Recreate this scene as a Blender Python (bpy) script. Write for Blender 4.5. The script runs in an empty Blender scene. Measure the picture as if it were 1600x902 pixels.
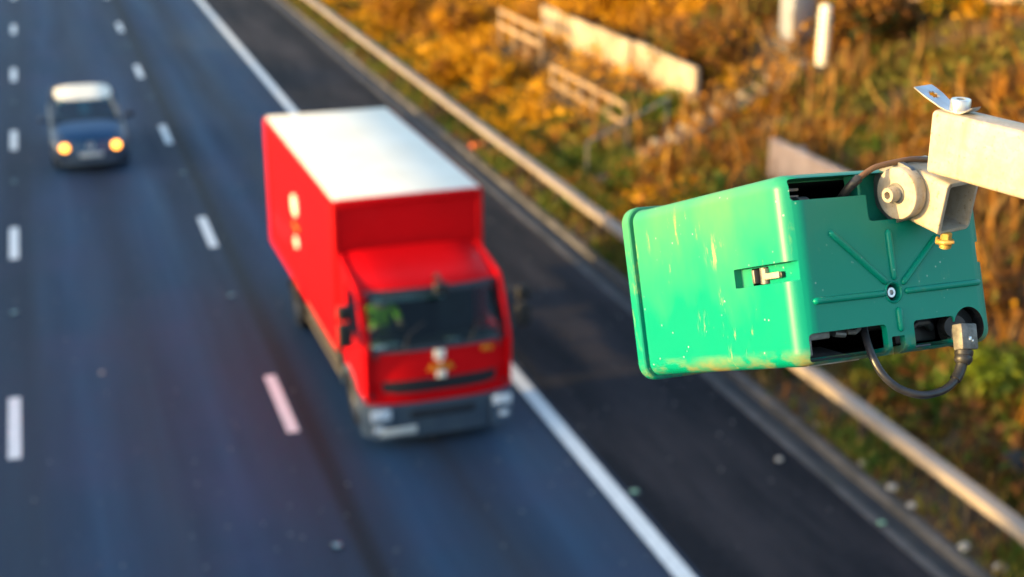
import bpy, bmesh, math, random
import numpy as np
from mathutils import Vector, Matrix, Euler

random.seed(7)
rng = np.random.default_rng(11)
SC = bpy.context.scene
COL = SC.collection
R = math.radians

# ------------------------------------------------------------------ camera
LENS_PX = 2222.0
CAM_H = 8.57
PITCH = R(19.732)
YAW = R(18.285)
FWD = Vector((math.sin(YAW) * math.cos(PITCH), math.cos(YAW) * math.cos(PITCH), -math.sin(PITCH)))
RGT = Vector((math.cos(YAW), -math.sin(YAW), 0))
UPV = RGT.cross(FWD)
cam_data = bpy.data.cameras.new('camera')
cam_data.sensor_width = 36.0
cam_data.lens = LENS_PX / 1600 * 36
cam_data.clip_start = 0.05
cam_data.clip_end = 2000
cam_data.dof.use_dof = True
cam_data.dof.focus_distance = 1.35
cam_data.dof.aperture_fstop = 4.8
cam_data.dof.aperture_blades = 9
cam = bpy.data.objects.new('camera', cam_data)
COL.objects.link(cam)
cam.matrix_world = Matrix.Translation((0, 0, CAM_H)) @ Matrix((RGT, UPV, -FWD)).transposed().to_4x4()
SC.camera = cam

# ------------------------------------------------------------------ light
SUN_AZ = R(271.0)      # clockwise from +Y
SUN_EL = R(7.5)
world = bpy.data.worlds.new('World')
SC.world = world
world.use_nodes = True
wn = world.node_tree
sky = wn.nodes.new('ShaderNodeTexSky')
sky.sky_type = 'NISHITA'
sky.sun_disc = False
sky.sun_elevation = SUN_EL
sky.sun_rotation = SUN_AZ
sky.air_density = 1.0
sky.dust_density = 2.6
sky.ozone_density = 1.6
bg = wn.nodes['Background']
bg.inputs['Strength'].default_value = 0.15
wn.links.new(sky.outputs[0], bg.inputs['Color'])
sd = bpy.data.lights.new('sun', 'SUN')
sd.energy = 2.15
sd.angle = R(0.5)
sd.color = (1.0, 0.66, 0.23)
sun = bpy.data.objects.new('sun', sd)
COL.objects.link(sun)
to_sun = Vector((math.sin(SUN_AZ) * math.cos(SUN_EL), math.cos(SUN_AZ) * math.cos(SUN_EL), math.sin(SUN_EL)))
sun.rotation_euler = to_sun.to_track_quat('Z', 'Y').to_euler()
sun.location = (-30, 0, 30)
SC.view_settings.view_transform = 'Standard'
SC.view_settings.look = 'None'
SC.view_settings.exposure = 2.32
SC.view_settings.gamma = 1.0
SC.view_settings.use_curve_mapping = False
try:
    SC.cycles.use_denoising = True
    SC.cycles.max_bounces = 6
    SC.cycles.transparent_max_bounces = 8
    SC.cycles.sample_clamp_indirect = 4.0
except Exception:
    pass

# ------------------------------------------------------------------ materials
def new_mat(name):
    m = bpy.data.materials.new(name)
    m.use_nodes = True
    nt = m.node_tree
    return m, nt, nt.nodes['Principled BSDF']

def N(nt, t, **kw):
    n = nt.nodes.new(t)
    for k, v in kw.items():
        if k in n.inputs:
            n.inputs[k].default_value = v
        else:
            setattr(n, k, v)
    return n

def coords(nt, scale=(1, 1, 1), kind='Object'):
    tc = N(nt, 'ShaderNodeTexCoord')
    mp = N(nt, 'ShaderNodeMapping')
    mp.inputs['Scale'].default_value = scale
    nt.links.new(tc.outputs[kind], mp.inputs['Vector'])
    return mp.outputs[0]

def noise(nt, scale, vec, detail=4, rough=0.6):
    n = N(nt, 'ShaderNodeTexNoise', Scale=scale, Detail=detail, Roughness=rough)
    nt.links.new(vec, n.inputs['Vector'])
    return n.outputs[0]

def ramp(nt, fac, stops):
    r = N(nt, 'ShaderNodeValToRGB')
    e = r.color_ramp.elements
    while len(e) < len(stops):
        e.new(0.5)
    for i, (p, c) in enumerate(stops):
        e[i].position = p
        e[i].color = (c, c, c, 1) if not isinstance(c, (tuple, list)) else (*c, 1)
    nt.links.new(fac, r.inputs[0])
    return r.outputs[0]

def mix(nt, fac, a, b, mode='MIX'):
    m = N(nt, 'ShaderNodeMix', data_type='RGBA', blend_type=mode)
    if isinstance(fac, (int, float)):
        m.inputs[0].default_value = fac
    else:
        nt.links.new(fac, m.inputs[0])
    for sock, v in ((m.inputs[6], a), (m.inputs[7], b)):
        if isinstance(v, (tuple, list)):
            sock.default_value = (*v, 1)
        else:
            nt.links.new(v, sock)
    return m.outputs[2]

def bump(nt, bsdf, h, strength=0.3, dist=0.01):
    b = N(nt, 'ShaderNodeBump', Strength=strength, Distance=dist)
    nt.links.new(h, b.inputs['Height'])
    nt.links.new(b.outputs[0], bsdf.inputs['Normal'])

def simple(name, c, rough=0.5, metal=0.0, c2=None, scale=6, bmp=0.0, bscale=60, bdist=0.002, coat=0.0, stretch=(1, 1, 1), lo=0.35, hi=0.65):
    m, nt, b = new_mat(name)
    v = coords(nt, stretch)
    if c2 is None:
        c2 = tuple(x * 0.75 for x in c)
    f = ramp(nt, noise(nt, scale, v), [(lo, 0.0), (hi, 1.0)])
    nt.links.new(mix(nt, f, c, c2), b.inputs['Base Color'])
    b.inputs['Roughness'].default_value = rough
    b.inputs['Metallic'].default_value = metal
    b.inputs['Coat Weight'].default_value = coat
    b.inputs['Coat Roughness'].default_value = 0.08
    if bmp:
        bump(nt, b, noise(nt, bscale, v, 3), bmp, bdist)
    return m

def emitter(name, c, s):
    m, nt, b = new_mat(name)
    b.inputs['Base Color'].default_value = (*c, 1)
    b.inputs['Emission Color'].default_value = (*c, 1)
    b.inputs['Emission Strength'].default_value = s
    b.inputs['Roughness'].default_value = 0.2
    return m

def glassy(name, tint, refl=0.12, rough=0.03):
    m, nt, b = new_mat(name)
    out = nt.nodes['Material Output']
    tr = N(nt, 'ShaderNodeBsdfTransparent')
    tr.inputs[0].default_value = (*tint, 1)
    gl = N(nt, 'ShaderNodeBsdfGlossy', Roughness=rough)
    gl.inputs[0].default_value = (0.9, 0.95, 1, 1)
    fr = N(nt, 'ShaderNodeFresnel', IOR=1.5)
    ad = N(nt, 'ShaderNodeMath', operation='ADD')
    ad.inputs[1].default_value = refl
    nt.links.new(fr.outputs[0], ad.inputs[0])
    mx = N(nt, 'ShaderNodeMixShader')
    nt.links.new(ad.outputs[0], mx.inputs[0])
    nt.links.new(tr.outputs[0], mx.inputs[1])
    nt.links.new(gl.outputs[0], mx.inputs[2])
    nt.links.new(mx.outputs[0], out.inputs[0])
    nt.nodes.remove(b)
    return m

def leafy(name, c, c2, scale=1.5, trans=0.35):
    m, nt, b = new_mat(name)
    out = nt.nodes['Material Output']
    v = coords(nt)
    f = ramp(nt, noise(nt, scale, v, 5, 0.7), [(0.35, 0.0), (0.65, 1.0)])
    col = mix(nt, f, c, c2)
    nt.links.new(col, b.inputs['Base Color'])
    b.inputs['Roughness'].default_value = 0.65
    b.inputs['Specular IOR Level'].default_value = 0.25
    tl = N(nt, 'ShaderNodeBsdfTranslucent')
    nt.links.new(col, tl.inputs[0])
    mx = N(nt, 'ShaderNodeMixShader')
    mx.inputs[0].default_value = trans
    nt.links.new(b.outputs[0], mx.inputs[1])
    nt.links.new(tl.outputs[0], mx.inputs[2])
    nt.links.new(mx.outputs[0], out.inputs[0])
    return m

def road_mat():
    m, nt, b = new_mat('asphalt')
    v1 = coords(nt, (0.9, 0.035, 1))
    v2 = coords(nt, (1, 1, 1))
    streak = ramp(nt, noise(nt, 1.3, v1, 5, 0.6), [(0.3, 0.0), (0.7, 1.0)])
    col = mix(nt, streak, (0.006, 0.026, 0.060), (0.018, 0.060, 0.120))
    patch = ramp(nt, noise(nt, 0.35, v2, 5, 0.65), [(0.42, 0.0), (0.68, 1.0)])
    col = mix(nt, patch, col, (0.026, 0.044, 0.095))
    # dark tarred seam beside the lane line, wheel paths
    sx = N(nt, 'ShaderNodeSeparateXYZ')
    nt.links.new(v2, sx.inputs[0])
    mr = N(nt, 'ShaderNodeMapRange')
    mr.inputs['From Min'].default_value = -12
    mr.inputs['From Max'].default_value = 10
    nt.links.new(sx.outputs[0], mr.inputs[0])
    def at(x): return (x + 12) / 22
    stops = [(at(-1.6), 0.0), (at(-1.15), 0.35), (at(-0.7), 0.35), (at(-0.5), 0.0), (at(2.45), 0.0), (at(2.62), 0.25), (at(2.85), 0.2),
             (at(2.91), 0.92), (at(3.08), 0.92), (at(3.22), 0.15), (at(3.7), 0.0), (at(6.05), 0.0), (at(6.16), 0.45), (at(6.42), 0.45), (at(6.6), 0.1)]
    tr = [(at(-4.6), 0.6), (at(-3.7), 0.0), (at(-3.0), 0.5), (at(-1.9), 0.0), (at(-0.6), 0.5), (at(0.05), 0.0), (at(0.9), 0.62), (at(1.75), 0.05), (at(2.4), 0.6),
          (at(3.3), 0.55), (at(3.75), 0.0), (at(4.55), 0.85), (at(5.35), 0.0), (at(6.0), 0.45)]
    wob = N(nt, 'ShaderNodeMath', operation='MULTIPLY_ADD')
    wob.inputs[1].default_value = 0.05
    nt.links.new(noise(nt, 0.6, coords(nt, (1, 0.25, 1)), 4), wob.inputs[0])
    nt.links.new(mr.outputs[0], wob.inputs[2])
    sh_ = N(nt, 'ShaderNodeMath', operation='SUBTRACT')
    sh_.inputs[1].default_value = 0.025
    nt.links.new(wob.outputs[0], sh_.inputs[0])
    col = mix(nt, ramp(nt, sh_.outputs[0], tr), col, (0.015, 0.021, 0.034))
    seam = ramp(nt, mr.outputs[0], stops)
    col = mix(nt, seam, col, (0.006, 0.009, 0.014))
    nt.links.new(col, b.inputs['Base Color'])
    rr = ramp(nt, streak, [(0.0, 0.80), (1.0, 0.64)])
    nt.links.new(rr, b.inputs['Roughness'])
    b.inputs['Specular IOR Level'].default_value = 0.28
    bump(nt, b, noise(nt, 90, v2, 3), 0.5, 0.01)
    return m

def shoulder_mat():
    m, nt, b = new_mat('shoulder_asphalt')
    v1 = coords(nt, (0.8, 0.12, 1))
    v2 = coords(nt)
    f = ramp(nt, noise(nt, 0.9, v1, 6, 0.65), [(0.44, 0.0), (0.68, 1.0)])
    col = mix(nt, f, (0.005, 0.006, 0.010), (0.038, 0.033, 0.038))
    f2 = ramp(nt, noise(nt, 7, v2, 4), [(0.5, 0.0), (0.8, 0.4)])
    col = mix(nt, f2, col, (0.032, 0.030, 0.034))
    nt.links.new(col, b.inputs['Base Color'])
    b.inputs['Roughness'].default_value = 0.85
    b.inputs['Specular IOR Level'].default_value = 0.2
    bump(nt, b, noise(nt, 70, v2, 3), 0.6, 0.012)
    return m

def green_mat():
    m, nt, b = new_mat('weathered_green_plastic')
    v = coords(nt)
    base = (0.0001, 0.225, 0.155)
    pale = (0.080, 0.285, 0.115)
    sp = N(nt, 'ShaderNodeSeparateXYZ')
    nt.links.new(v, sp.inputs[0])
    # sun-bleached towards the top of the cover
    mr = N(nt, 'ShaderNodeMapRange')
    mr.inputs['From Min'].default_value = -0.09
    mr.inputs['From Max'].default_value = 0.09
    nt.links.new(sp.outputs[1], mr.inputs[0])
    n1 = noise(nt, 16, coords(nt, (1, 0.55, 1)), 4, 0.55)
    add = N(nt, 'ShaderNodeMath', operation='ADD')
    nt.links.new(n1, add.inputs[0])
    nt.links.new(mr.outputs[0], add.inputs[1])
    hf = N(nt, 'ShaderNodeMath', operation='MULTIPLY')
    hf.inputs[1].default_value = 0.5
    nt.links.new(add.outputs[0], hf.inputs[0])
    bl = ramp(nt, hf.outputs[0], [(0.43, 0.0), (0.60, 0.32), (0.82, 1.0)])
    # only the sides weather, the back keeps its colour
    mz = N(nt, 'ShaderNodeMapRange')
    mz.inputs['From Min'].default_value = -0.004
    mz.inputs['From Max'].default_value = -0.03
    mz.inputs['To Max'].default_value = 0.9
    mz.inputs['To Min'].default_value = 0.12
    nt.links.new(sp.outputs[2], mz.inputs[0])
    mm = N(nt, 'ShaderNodeMath', operation='MULTIPLY')
    nt.links.new(bl, mm.inputs[0])
    nt.links.new(mz.outputs[0], mm.inputs[1])
    col = mix(nt, mm.outputs[0], base, pale)
    # scratches and scuffs
    v3 = coords(nt, (1, 0.35, 1.6))
    s1 = ramp(nt, noise(nt, 55, v3, 6, 0.7), [(0.60, 0.0), (0.66, 0.9)])
    s2 = ramp(nt, noise(nt, 11, v, 3), [(0.50, 0.0), (0.60, 1.0)])
    sm = N(nt, 'ShaderNodeMath', operation='MULTIPLY')
    nt.links.new(s1, sm.inputs[0])
    nt.links.new(s2, sm.inputs[1])
    sm3 = N(nt, 'ShaderNodeMath', operation='MULTIPLY')
    nt.links.new(sm.outputs[0], sm3.inputs[0])
    nt.links.new(mz.outputs[0], sm3.inputs[1])
    col = mix(nt, sm3.outputs[0], col, (0.26, 0.36, 0.12))
    # rubbed places on the left side
    for (px_, py_, pz_, rad, thr) in ((-0.115, 0.029, -0.117, 0.020, 0.52), (-0.115, -0.024, -0.112, 0.022, 0.60), (-0.115, -0.060, -0.103, 0.024, 0.60), (-0.115, 0.018, -0.205, 0.018, 0.60), (-0.115, -0.038, -0.150, 0.014, 0.57)):
        vd = N(nt, 'ShaderNodeVectorMath', operation='DISTANCE')
        vd.inputs[1].default_value = (px_, py_, pz_)
        nt.links.new(v, vd.inputs[0])
        dm = ramp(nt, vd.outputs['Value'], [(0.0, 0.85), (rad, 0.0)])
        sn = ramp(nt, noise(nt, 95, coords(nt, (1, 0.28, 1.3)), 6, 0.75), [(thr, 0.0), (thr + 0.07, 1.0)])
        pm_ = N(nt, 'ShaderNodeMath', operation='MULTIPLY')
        nt.links.new(dm, pm_.inputs[0]); nt.links.new(sn, pm_.inputs[1])
        col = mix(nt, pm_.outputs[0], col, (0.36, 0.42, 0.16))
    # specks
    vo = N(nt, 'ShaderNodeTexVoronoi', Scale=120.0)
    nt.links.new(v, vo.inputs['Vector'])
    spk = ramp(nt, vo.outputs['Distance'], [(0.06, 1.0), (0.15, 0.0)])
    s3 = ramp(nt, noise(nt, 26, v, 2), [(0.53, 0.0), (0.60, 0.7)])
    sm2 = N(nt, 'ShaderNodeMath', operation='MULTIPLY')
    nt.links.new(spk, sm2.inputs[0])
    nt.links.new(s3, sm2.inputs[1])
    col = mix(nt, sm2.outputs[0], col, (0.45, 0.62, 0.5))
    # orange lichen along the lower edge
    ml = N(nt, 'ShaderNodeMapRange')
    ml.inputs['From Min'].default_value = -0.068
    ml.inputs['From Max'].default_value = -0.088
    nt.links.new(sp.outputs[1], ml.inputs[0])
    ln = ramp(nt, noise(nt, 60, coords(nt, (1, 1, 0.5)), 5), [(0.42, 0.0), (0.66, 0.85)])
    lm = N(nt, 'ShaderNodeMath', operation='MULTIPLY')
    nt.links.new(ml.outputs[0], lm.inputs[0])
    nt.links.new(ln, lm.inputs[1])
    col = mix(nt, lm.outputs[0], col, (0.34, 0.19, 0.02))
    nt.links.new(col, b.inputs['Base Color'])
    rr = ramp(nt, noise(nt, 30, v, 4), [(0.3, 0.36), (0.7, 0.5)])
    nt.links.new(rr, b.inputs['Roughness'])
    b.inputs['Specular IOR Level'].default_value = 0.06
    b.inputs['Coat Weight'].default_value = 0.33
    b.inputs['Coat Roughness'].default_value = 0.33
    bump(nt, b, noise(nt, 260, v, 3), 0.12, 0.0006)
    return m

def galv_mat():
    m, nt, b = new_mat('galvanised_steel')
    v = coords(nt)
    vo = N(nt, 'ShaderNodeTexVoronoi', Scale=170.0)
    nt.links.new(v, vo.inputs['Vector'])
    sp = N(nt, 'ShaderNodeSeparateColor')
    nt.links.new(vo.outputs['Color'], sp.inputs[0])
    col = mix(nt, ramp(nt, sp.outputs[0], [(0.0, 0.0), (1.0, 1.0)]), (0.38, 0.335, 0.28), (0.46, 0.41, 0.345))
    mot = ramp(nt, noise(nt, 30, v, 6, 0.7), [(0.42, 0.0), (0.68, 1.0)])
    col = mix(nt, mot, col, (0.40, 0.325, 0.215))
    run = ramp(nt, noise(nt, 42, coords(nt, (1, 1, 0.12)), 5, 0.65), [(0.55, 0.0), (0.72, 0.7)])
    col = mix(nt, run, col, (0.34, 0.26, 0.16))
    fl = ramp(nt, noise(nt, 240, v, 3, 0.6), [(0.62, 0.0), (0.70, 0.8)])
    col = mix(nt, fl, col, (0.22, 0.16, 0.10))
    nt.links.new(col, b.inputs['Base Color'])
    b.inputs['Roughness'].default_value = 0.6
    b.inputs['Specular IOR Level'].default_value = 0.3
    b.inputs['Metallic'].default_value = 0.1
    bump(nt, b, noise(nt, 180, v, 4), 0.3, 0.0012)
    return m

M = {}
M['asphalt'] = road_mat()
M['shoulder'] = shoulder_mat()
M['paint'] = simple('road_paint', (0.80, 0.80, 0.78), 0.5, 0, (0.62, 0.62, 0.60), 9, 0.3, 80)
M['kerb'] = simple('kerb_concrete', (0.105, 0.098, 0.098), 0.9, 0, (0.045, 0.042, 0.04), 1.2, 0.4, 40, 0.01)
M['channel'] = simple('dark_channel', (0.020, 0.020, 0.024), 0.7, 0, (0.05, 0.045, 0.04), 2, 0.3, 40, 0.01)
M['soil'] = simple('verge_soil', (0.035, 0.026, 0.010), 0.95, 0, (0.085, 0.045, 0.016), 0.9, 0.8, 6, 0.08)
M['green'] = green_mat()
M['black'] = simple('black_plastic', (0.012, 0.012, 0.014), 0.45, 0, (0.025, 0.025, 0.027), 40)
M['pit'] = simple('black_liner', (0.006, 0.006, 0.007), 0.7, 0, (0.012, 0.012, 0.012), 30)
M['rubber'] = simple('cable_rubber', (0.012, 0.013, 0.018), 0.35, 0, (0.03, 0.03, 0.036), 120, 0.2, 300, 0.0006)
M['brown_cable'] = simple('brown_cable', (0.16, 0.085, 0.04), 0.5, 0, (0.10, 0.05, 0.025), 60)
M['galv'] = galv_mat()
M['galv_spot'] = M['galv']
M['grey_steel'] = simple('dull_grey_steel', (0.20, 0.20, 0.20), 0.5, 0.5, (0.12, 0.12, 0.125), 70, 0.3, 220, 0.001)
M['bright_steel'] = simple('bright_steel', (0.62, 0.62, 0.64), 0.3, 0.75, (0.48, 0.46, 0.44), 60)
M['alu'] = simple('cast_aluminium', (0.20, 0.19, 0.175), 0.55, 0.3, (0.10, 0.096, 0.09), 130, 0.5, 420, 0.001)
M['brass'] = simple('brass', (0.62, 0.40, 0.10), 0.45, 0.5, (0.45, 0.28, 0.08), 80)
M['lens'] = simple('dark_glass', (0.01, 0.01, 0.014), 0.06, 0, (0.015, 0.012, 0.02), 5)
M['red'] = simple('red_vehicle_paint', (0.57, 0.0008, 0.004), 0.55, 0, (0.51, 0.0008, 0.003), 1.5, coat=0.06)
M['red'].node_tree.nodes['Principled BSDF'].inputs['Specular IOR Level'].default_value = 0.12
M['white_paint'] = simple('white_vehicle_paint', (0.86, 0.82, 0.71), 0.6, 0, (0.78, 0.73, 0.61), 1.2)
M['white_paint'].node_tree.nodes['Principled BSDF'].inputs['Specular IOR Level'].default_value = 0.2
M['yellow_print'] = simple('yellow_print', (0.62, 0.22, 0.01), 0.4)
M['dark_trim'] = simple('dark_trim', (0.012, 0.016, 0.024), 0.5)
M['bumper'] = simple('blue_grey_bumper', (0.035, 0.055, 0.085), 0.45, 0, (0.05, 0.075, 0.10), 4)
M['lightgrey'] = simple('pale_grey_plastic', (0.075, 0.11, 0.15), 0.4, 0, (0.045, 0.07, 0.105), 5)
M['lamp_lens'] = simple('clear_lamp_lens', (0.7, 0.75, 0.8), 0.15, 0.1, (0.55, 0.6, 0.66), 20)
M['tyre'] = simple('tyre_rubber', (0.010, 0.010, 0.011), 0.85)
M['rim'] = simple('wheel_rim', (0.10, 0.10, 0.105), 0.5, 0.3)
M['wood'] = simple('weathered_timber', (0.36, 0.25, 0.15), 0.85, 0, (0.22, 0.14, 0.08), 8, 0.4, 40, 0.004, stretch=(1, 0.2, 1))
M['glass'] = glassy('vehicle_glass', (0.46, 0.60, 0.60), -0.018)
M['car_glass'] = glassy('tinted_car_glass', (0.10, 0.36, 0.42), 0.08)
M['hivis'] = simple('hi_vis_cloth', (0.42, 0.72, 0.02), 0.7, 0, (0.34, 0.62, 0.02), 12)
M['skin'] = simple('skin', (0.52, 0.30, 0.21), 0.55, 0, (0.46, 0.25, 0.17), 20)
M['hair'] = simple('dark_hair', (0.03, 0.02, 0.015), 0.7)
M['seat'] = simple('seat_cloth', (0.03, 0.035, 0.045), 0.9)
M['dash'] = simple('grey_dashboard', (0.018, 0.024, 0.028), 0.7)
M['paper'] = simple('paper', (0.55, 0.66, 0.66), 0.8)
M['silver'] = simple('steel_blue_car_paint', (0.060, 0.085, 0.125), 0.35, 0.3, (0.055, 0.078, 0.115), 2, coat=0.4)
M['blue_sky_tone'] = simple('car_paint_with_sky_tone', (0.010, 0.055, 0.13), 0.3, 0.3, (0.012, 0.06, 0.14), 2, coat=0.4)  # dark sky reflected on the bonnet is put into this blue
M['head_on'] = emitter('lit_headlamp', (1.0, 0.34, 0.04), 1.5)
M['plate'] = simple('number_plate', (0.62, 0.62, 0.58), 0.4)
M['rail_steel'] = simple('dull_galvanised_rail', (0.30, 0.25, 0.21), 0.65, 0.1, (0.19, 0.145, 0.11), 2.0, 0.2, 30, 0.004, stretch=(1, 0.25, 1))
M['panel'] = simple('concrete_panel', (0.42, 0.34, 0.24), 0.85, 0, (0.21, 0.15, 0.095), 0.9, 0.4, 20, 0.01)
M['pinkslab'] = simple('pinkish_concrete', (0.48, 0.34, 0.26), 0.85, 0, (0.34, 0.23, 0.17), 2, 0.4, 20, 0.01)
M['step'] = simple('step_concrete', (0.27, 0.22, 0.17), 0.9, 0, (0.10, 0.065, 0.04), 2.2, 0.4, 20, 0.01)
M['leg_paint'] = simple('grey_gantry_paint', (0.27, 0.28, 0.32), 0.45, 0, (0.23, 0.24, 0.28), 3)
M['guard_grey'] = simple('dirty_side_guard', (0.09, 0.08, 0.07), 0.6, 0, (0.05, 0.045, 0.04), 3)
M['rock'] = simple('pale_stone', (0.44, 0.42, 0.38), 0.9, 0, (0.28, 0.25, 0.22), 12, 0.5, 20, 0.01)
M['orange_plastic'] = simple('orange_plastic', (0.65, 0.12, 0.01), 0.5)
M['bark'] = simple('bark', (0.09, 0.06, 0.04), 0.95, 0, (0.05, 0.035, 0.022), 8, 0.7, 20, 0.02)
M['stud'] = simple('cats_eye_glass', (0.20, 0.45, 0.50), 0.2, 0.2)
M['stud_green'] = simple('green_stud', (0.28, 0.52, 0.32), 0.3)
L_GREEN = leafy('grass_green', (0.045, 0.105, 0.014), (0.10, 0.13, 0.018))
L_OLIVE = leafy('olive_leaf', (0.11, 0.115, 0.018), (0.20, 0.15, 0.018))
L_GOLD = leafy('golden_leaf', (0.66, 0.34, 0.006), (0.50, 0.235, 0.005))
L_ORANGE = leafy('orange_bracken', (0.40, 0.165, 0.012), (0.23, 0.092, 0.010))
L_BROWN = leafy('brown_bracken', (0.15, 0.062, 0.014), (0.085, 0.036, 0.012))
L_STRAW = leafy('straw', (0.40, 0.23, 0.065), (0.28, 0.15, 0.04))
L_DARK = leafy('dark_green_leaf', (0.018, 0.035, 0.008), (0.04, 0.05, 0.010))

# ------------------------------------------------------------------ mesh helpers
class MB:
    """collects shapes, builds ONE mesh object"""
    def __init__(self):
        self.bm = bmesh.new()
    def box(self, c, s, bev=0.0, rot=None, seg=2, mi=0):
        r = bmesh.ops.create_cube(self.bm, size=1.0)
        vs = r['verts']
        bmesh.ops.scale(self.bm, vec=s, verts=vs)
        fs = {f for v in vs for f in v.link_faces}
        if bev > 0:
            es = list({e for v in vs for e in v.link_edges})
            rb = bmesh.ops.bevel(self.bm, geom=es + vs, offset=bev, segments=seg, profile=0.5, affect='EDGES')
            fs = set(rb['faces']) | {f for f in fs if f.is_valid}
            vs = list({v for f in fs for v in f.verts})
            fs = {f for v in vs for f in v.link_faces}
        M4 = Matrix.Translation(c) @ (rot.to_4x4() if rot is not None else Matrix.Identity(4))
        bmesh.ops.transform(self.bm, matrix=M4, verts=vs)
        for f in fs:
            f.material_index = mi
        return self
    def loft(self, rings, caps=True, closed=True, mi=0):
        V = [[self.bm.verts.new(p) for p in ring] for ring in rings]
        n = len(V[0])
        for a, b in zip(V[:-1], V[1:]):
            for i in range(n if closed else n - 1):
                j = (i + 1) % n
                f = self.bm.faces.new((a[i], a[j], b[j], b[i]))
                f.material_index = mi
        if caps:
            f = self.bm.faces.new(V[0][::-1]); f.material_index = mi
            f = self.bm.faces.new(V[-1]); f.material_index = mi
        return self
    def cyl(self, p0, p1, r0, r1=None, n=20, mi=0):
        r1 = r0 if r1 is None else r1
        return self.tube([p0, p1], [r0, r1], n, mi)
    def tube(self, path, r, n=10, mi=0, caps=True):
        path = [Vector(p) for p in path]
        rr = r if isinstance(r, (list, tuple)) else [r] * len(path)
        rings = []
        up = None
        for i, p in enumerate(path):
            t = (path[min(i + 1, len(path) - 1)] - path[max(i - 1, 0)]).normalized()
            if up is None:
                up = Vector((0, 0, 1)) if abs(t.z) < 0.9 else Vector((1, 0, 0))
            a = t.cross(up).normalized()
            b = a.cross(t).normalized()
            up = b
            rings.append([p + (a * math.cos(k * 2 * math.pi / n) + b * math.sin(k * 2 * math.pi / n)) * rr[i] for k in range(n)])
        return self.loft(rings, caps=caps, mi=mi)
    def prism(self, pts, axis, a, b, mi=0):
        """polygon of 2-tuples in the two other axes, extruded along axis"""
        def P(q, h):
            return {'x': (h, q[0], q[1]), 'y': (q[0], h, q[1]), 'z': (q[0], q[1], h)}[axis]
        return self.loft([[P(q, a) for q in pts], [P(q, b) for q in pts]], mi=mi)
    def faces(self, verts, fs, mi=0):
        V = [self.bm.verts.new(v) for v in verts]
        for f in fs:
            g = self.bm.faces.new([V[i] for i in f]); g.material_index = mi
        return self
    def build(self, name, mats, parent=None, smooth=35, bevel=None):
        bm = self.bm
        bmesh.ops.recalc_face_normals(bm, faces=bm.faces)
        me = bpy.data.meshes.new(name)
        bm.to_mesh(me); bm.free()
        o = bpy.data.objects.new(name, me)
        COL.objects.link(o)
        for m in (mats if isinstance(mats, (list, tuple)) else [mats]):
            me.materials.append(m)
        if smooth:
            me.polygons.foreach_set('use_smooth', [True] * len(me.polygons))
            me.set_sharp_from_angle(angle=R(smooth))
        if parent:
            o.parent = parent
        if bevel:
            md = o.modifiers.new('bevel', 'BEVEL')
            md.width = bevel; md.segments = 3; md.limit_method = 'ANGLE'; md.angle_limit = R(40)
        return o

def mesh_np(name, verts, faces4, mats, midx=None, parent=None):
    me = bpy.data.meshes.new(name)
    n = len(faces4)
    k = faces4.shape[1]
    me.vertices.add(len(verts)); me.vertices.foreach_set('co', np.asarray(verts, np.float32).ravel())
    me.loops.add(n * k); me.loops.foreach_set('vertex_index', faces4.astype(np.int32).ravel())
    me.polygons.add(n)
    me.polygons.foreach_set('loop_start', np.arange(0, n * k, k, dtype=np.int32))
    try:
        me.polygons.foreach_set('loop_total', np.full(n, k, dtype=np.int32))
    except Exception:
        pass
    if midx is not None:
        me.polygons.foreach_set('material_index', midx.astype(np.int32))
    me.update(calc_edges=True)
    for m in mats:
        me.materials.append(m)
    o = bpy.data.objects.new(name, me)
    COL.objects.link(o)
    if parent:
        o.parent = parent
    return o

def thing(name, label, cat, loc=(0, 0, 0), rz=0.0, group=None, mat=None):
    o = bpy.data.objects.new(name, None)
    COL.objects.link(o)
    if mat is not None:
        o.matrix_world = mat
    else:
        o.location = loc; o.rotation_euler = (0, 0, rz)
    o.empty_display_size = 0.1
    return tag(o, label, cat, group)

def tag(o, label, cat, group=None):
    o['label'] = label; o['category'] = cat
    if group:
        o['group'] = group
    return o

def kind(o, k):
    o['kind'] = k
    return o

def copy_tree(o, parent=None):
    c = o.copy(); COL.objects.link(c)
    if parent:
        c.parent = parent
        c.matrix_parent_inverse = o.matrix_parent_inverse
    for ch in list(o.children):
        copy_tree(ch, c)
    return c

def ground_z(x, y):
    x = np.asarray(x, float); y = np.asarray(y, float)
    z = np.where(x < 10.5, 0.05, 0.05 + 0.47 * np.log1p(np.exp((x - 10.95) / 0.12)) * 0.12)
    z = np.where(x > 21, z - 0.38 * (x - 21), z)
    bumps = 0.05 * np.sin(x * 1.7 + 0.6 * y) * np.sin(y * 1.1 + 0.4 * x) + 0.04 * np.sin(3.1 * x - 1.9 * y)
    return z + bumps * np.clip((x - 9.7) / 1.5, 0, 1)

def gz(x, y):
    return float(ground_z(x, y))

# ================================================================== THE SETTING
# far ground sheet
g = MB(); g.faces([(-400, -100, -0.6), (400, -100, -0.6), (400, 700, -0.6), (-400, 700, -0.6)], [(0, 1, 2, 3)])
kind(g.build('ground', M['soil'], smooth=0), 'structure')

def sheet(name, x0, x1, z, mat, y0=-20, y1=320, parent=None):
    b = MB()
    ys = np.linspace(y0, y1, 35)
    vs = []; fs = []
    for i, y in enumerate(ys):
        vs += [(x0, y, z), (x1, y, z)]
        if i:
            fs.append((2 * i - 2, 2 * i - 1, 2 * i + 1, 2 * i))
    b.faces(vs, fs)
    return b.build(name, mat, parent, smooth=0)

road = kind(sheet('road', -26, 6.5, 0.0, M['asphalt']), 'structure')
shoulder = kind(sheet('hard_shoulder', 6.5, 9.02, 0.0, M['shoulder']), 'structure')
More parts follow.
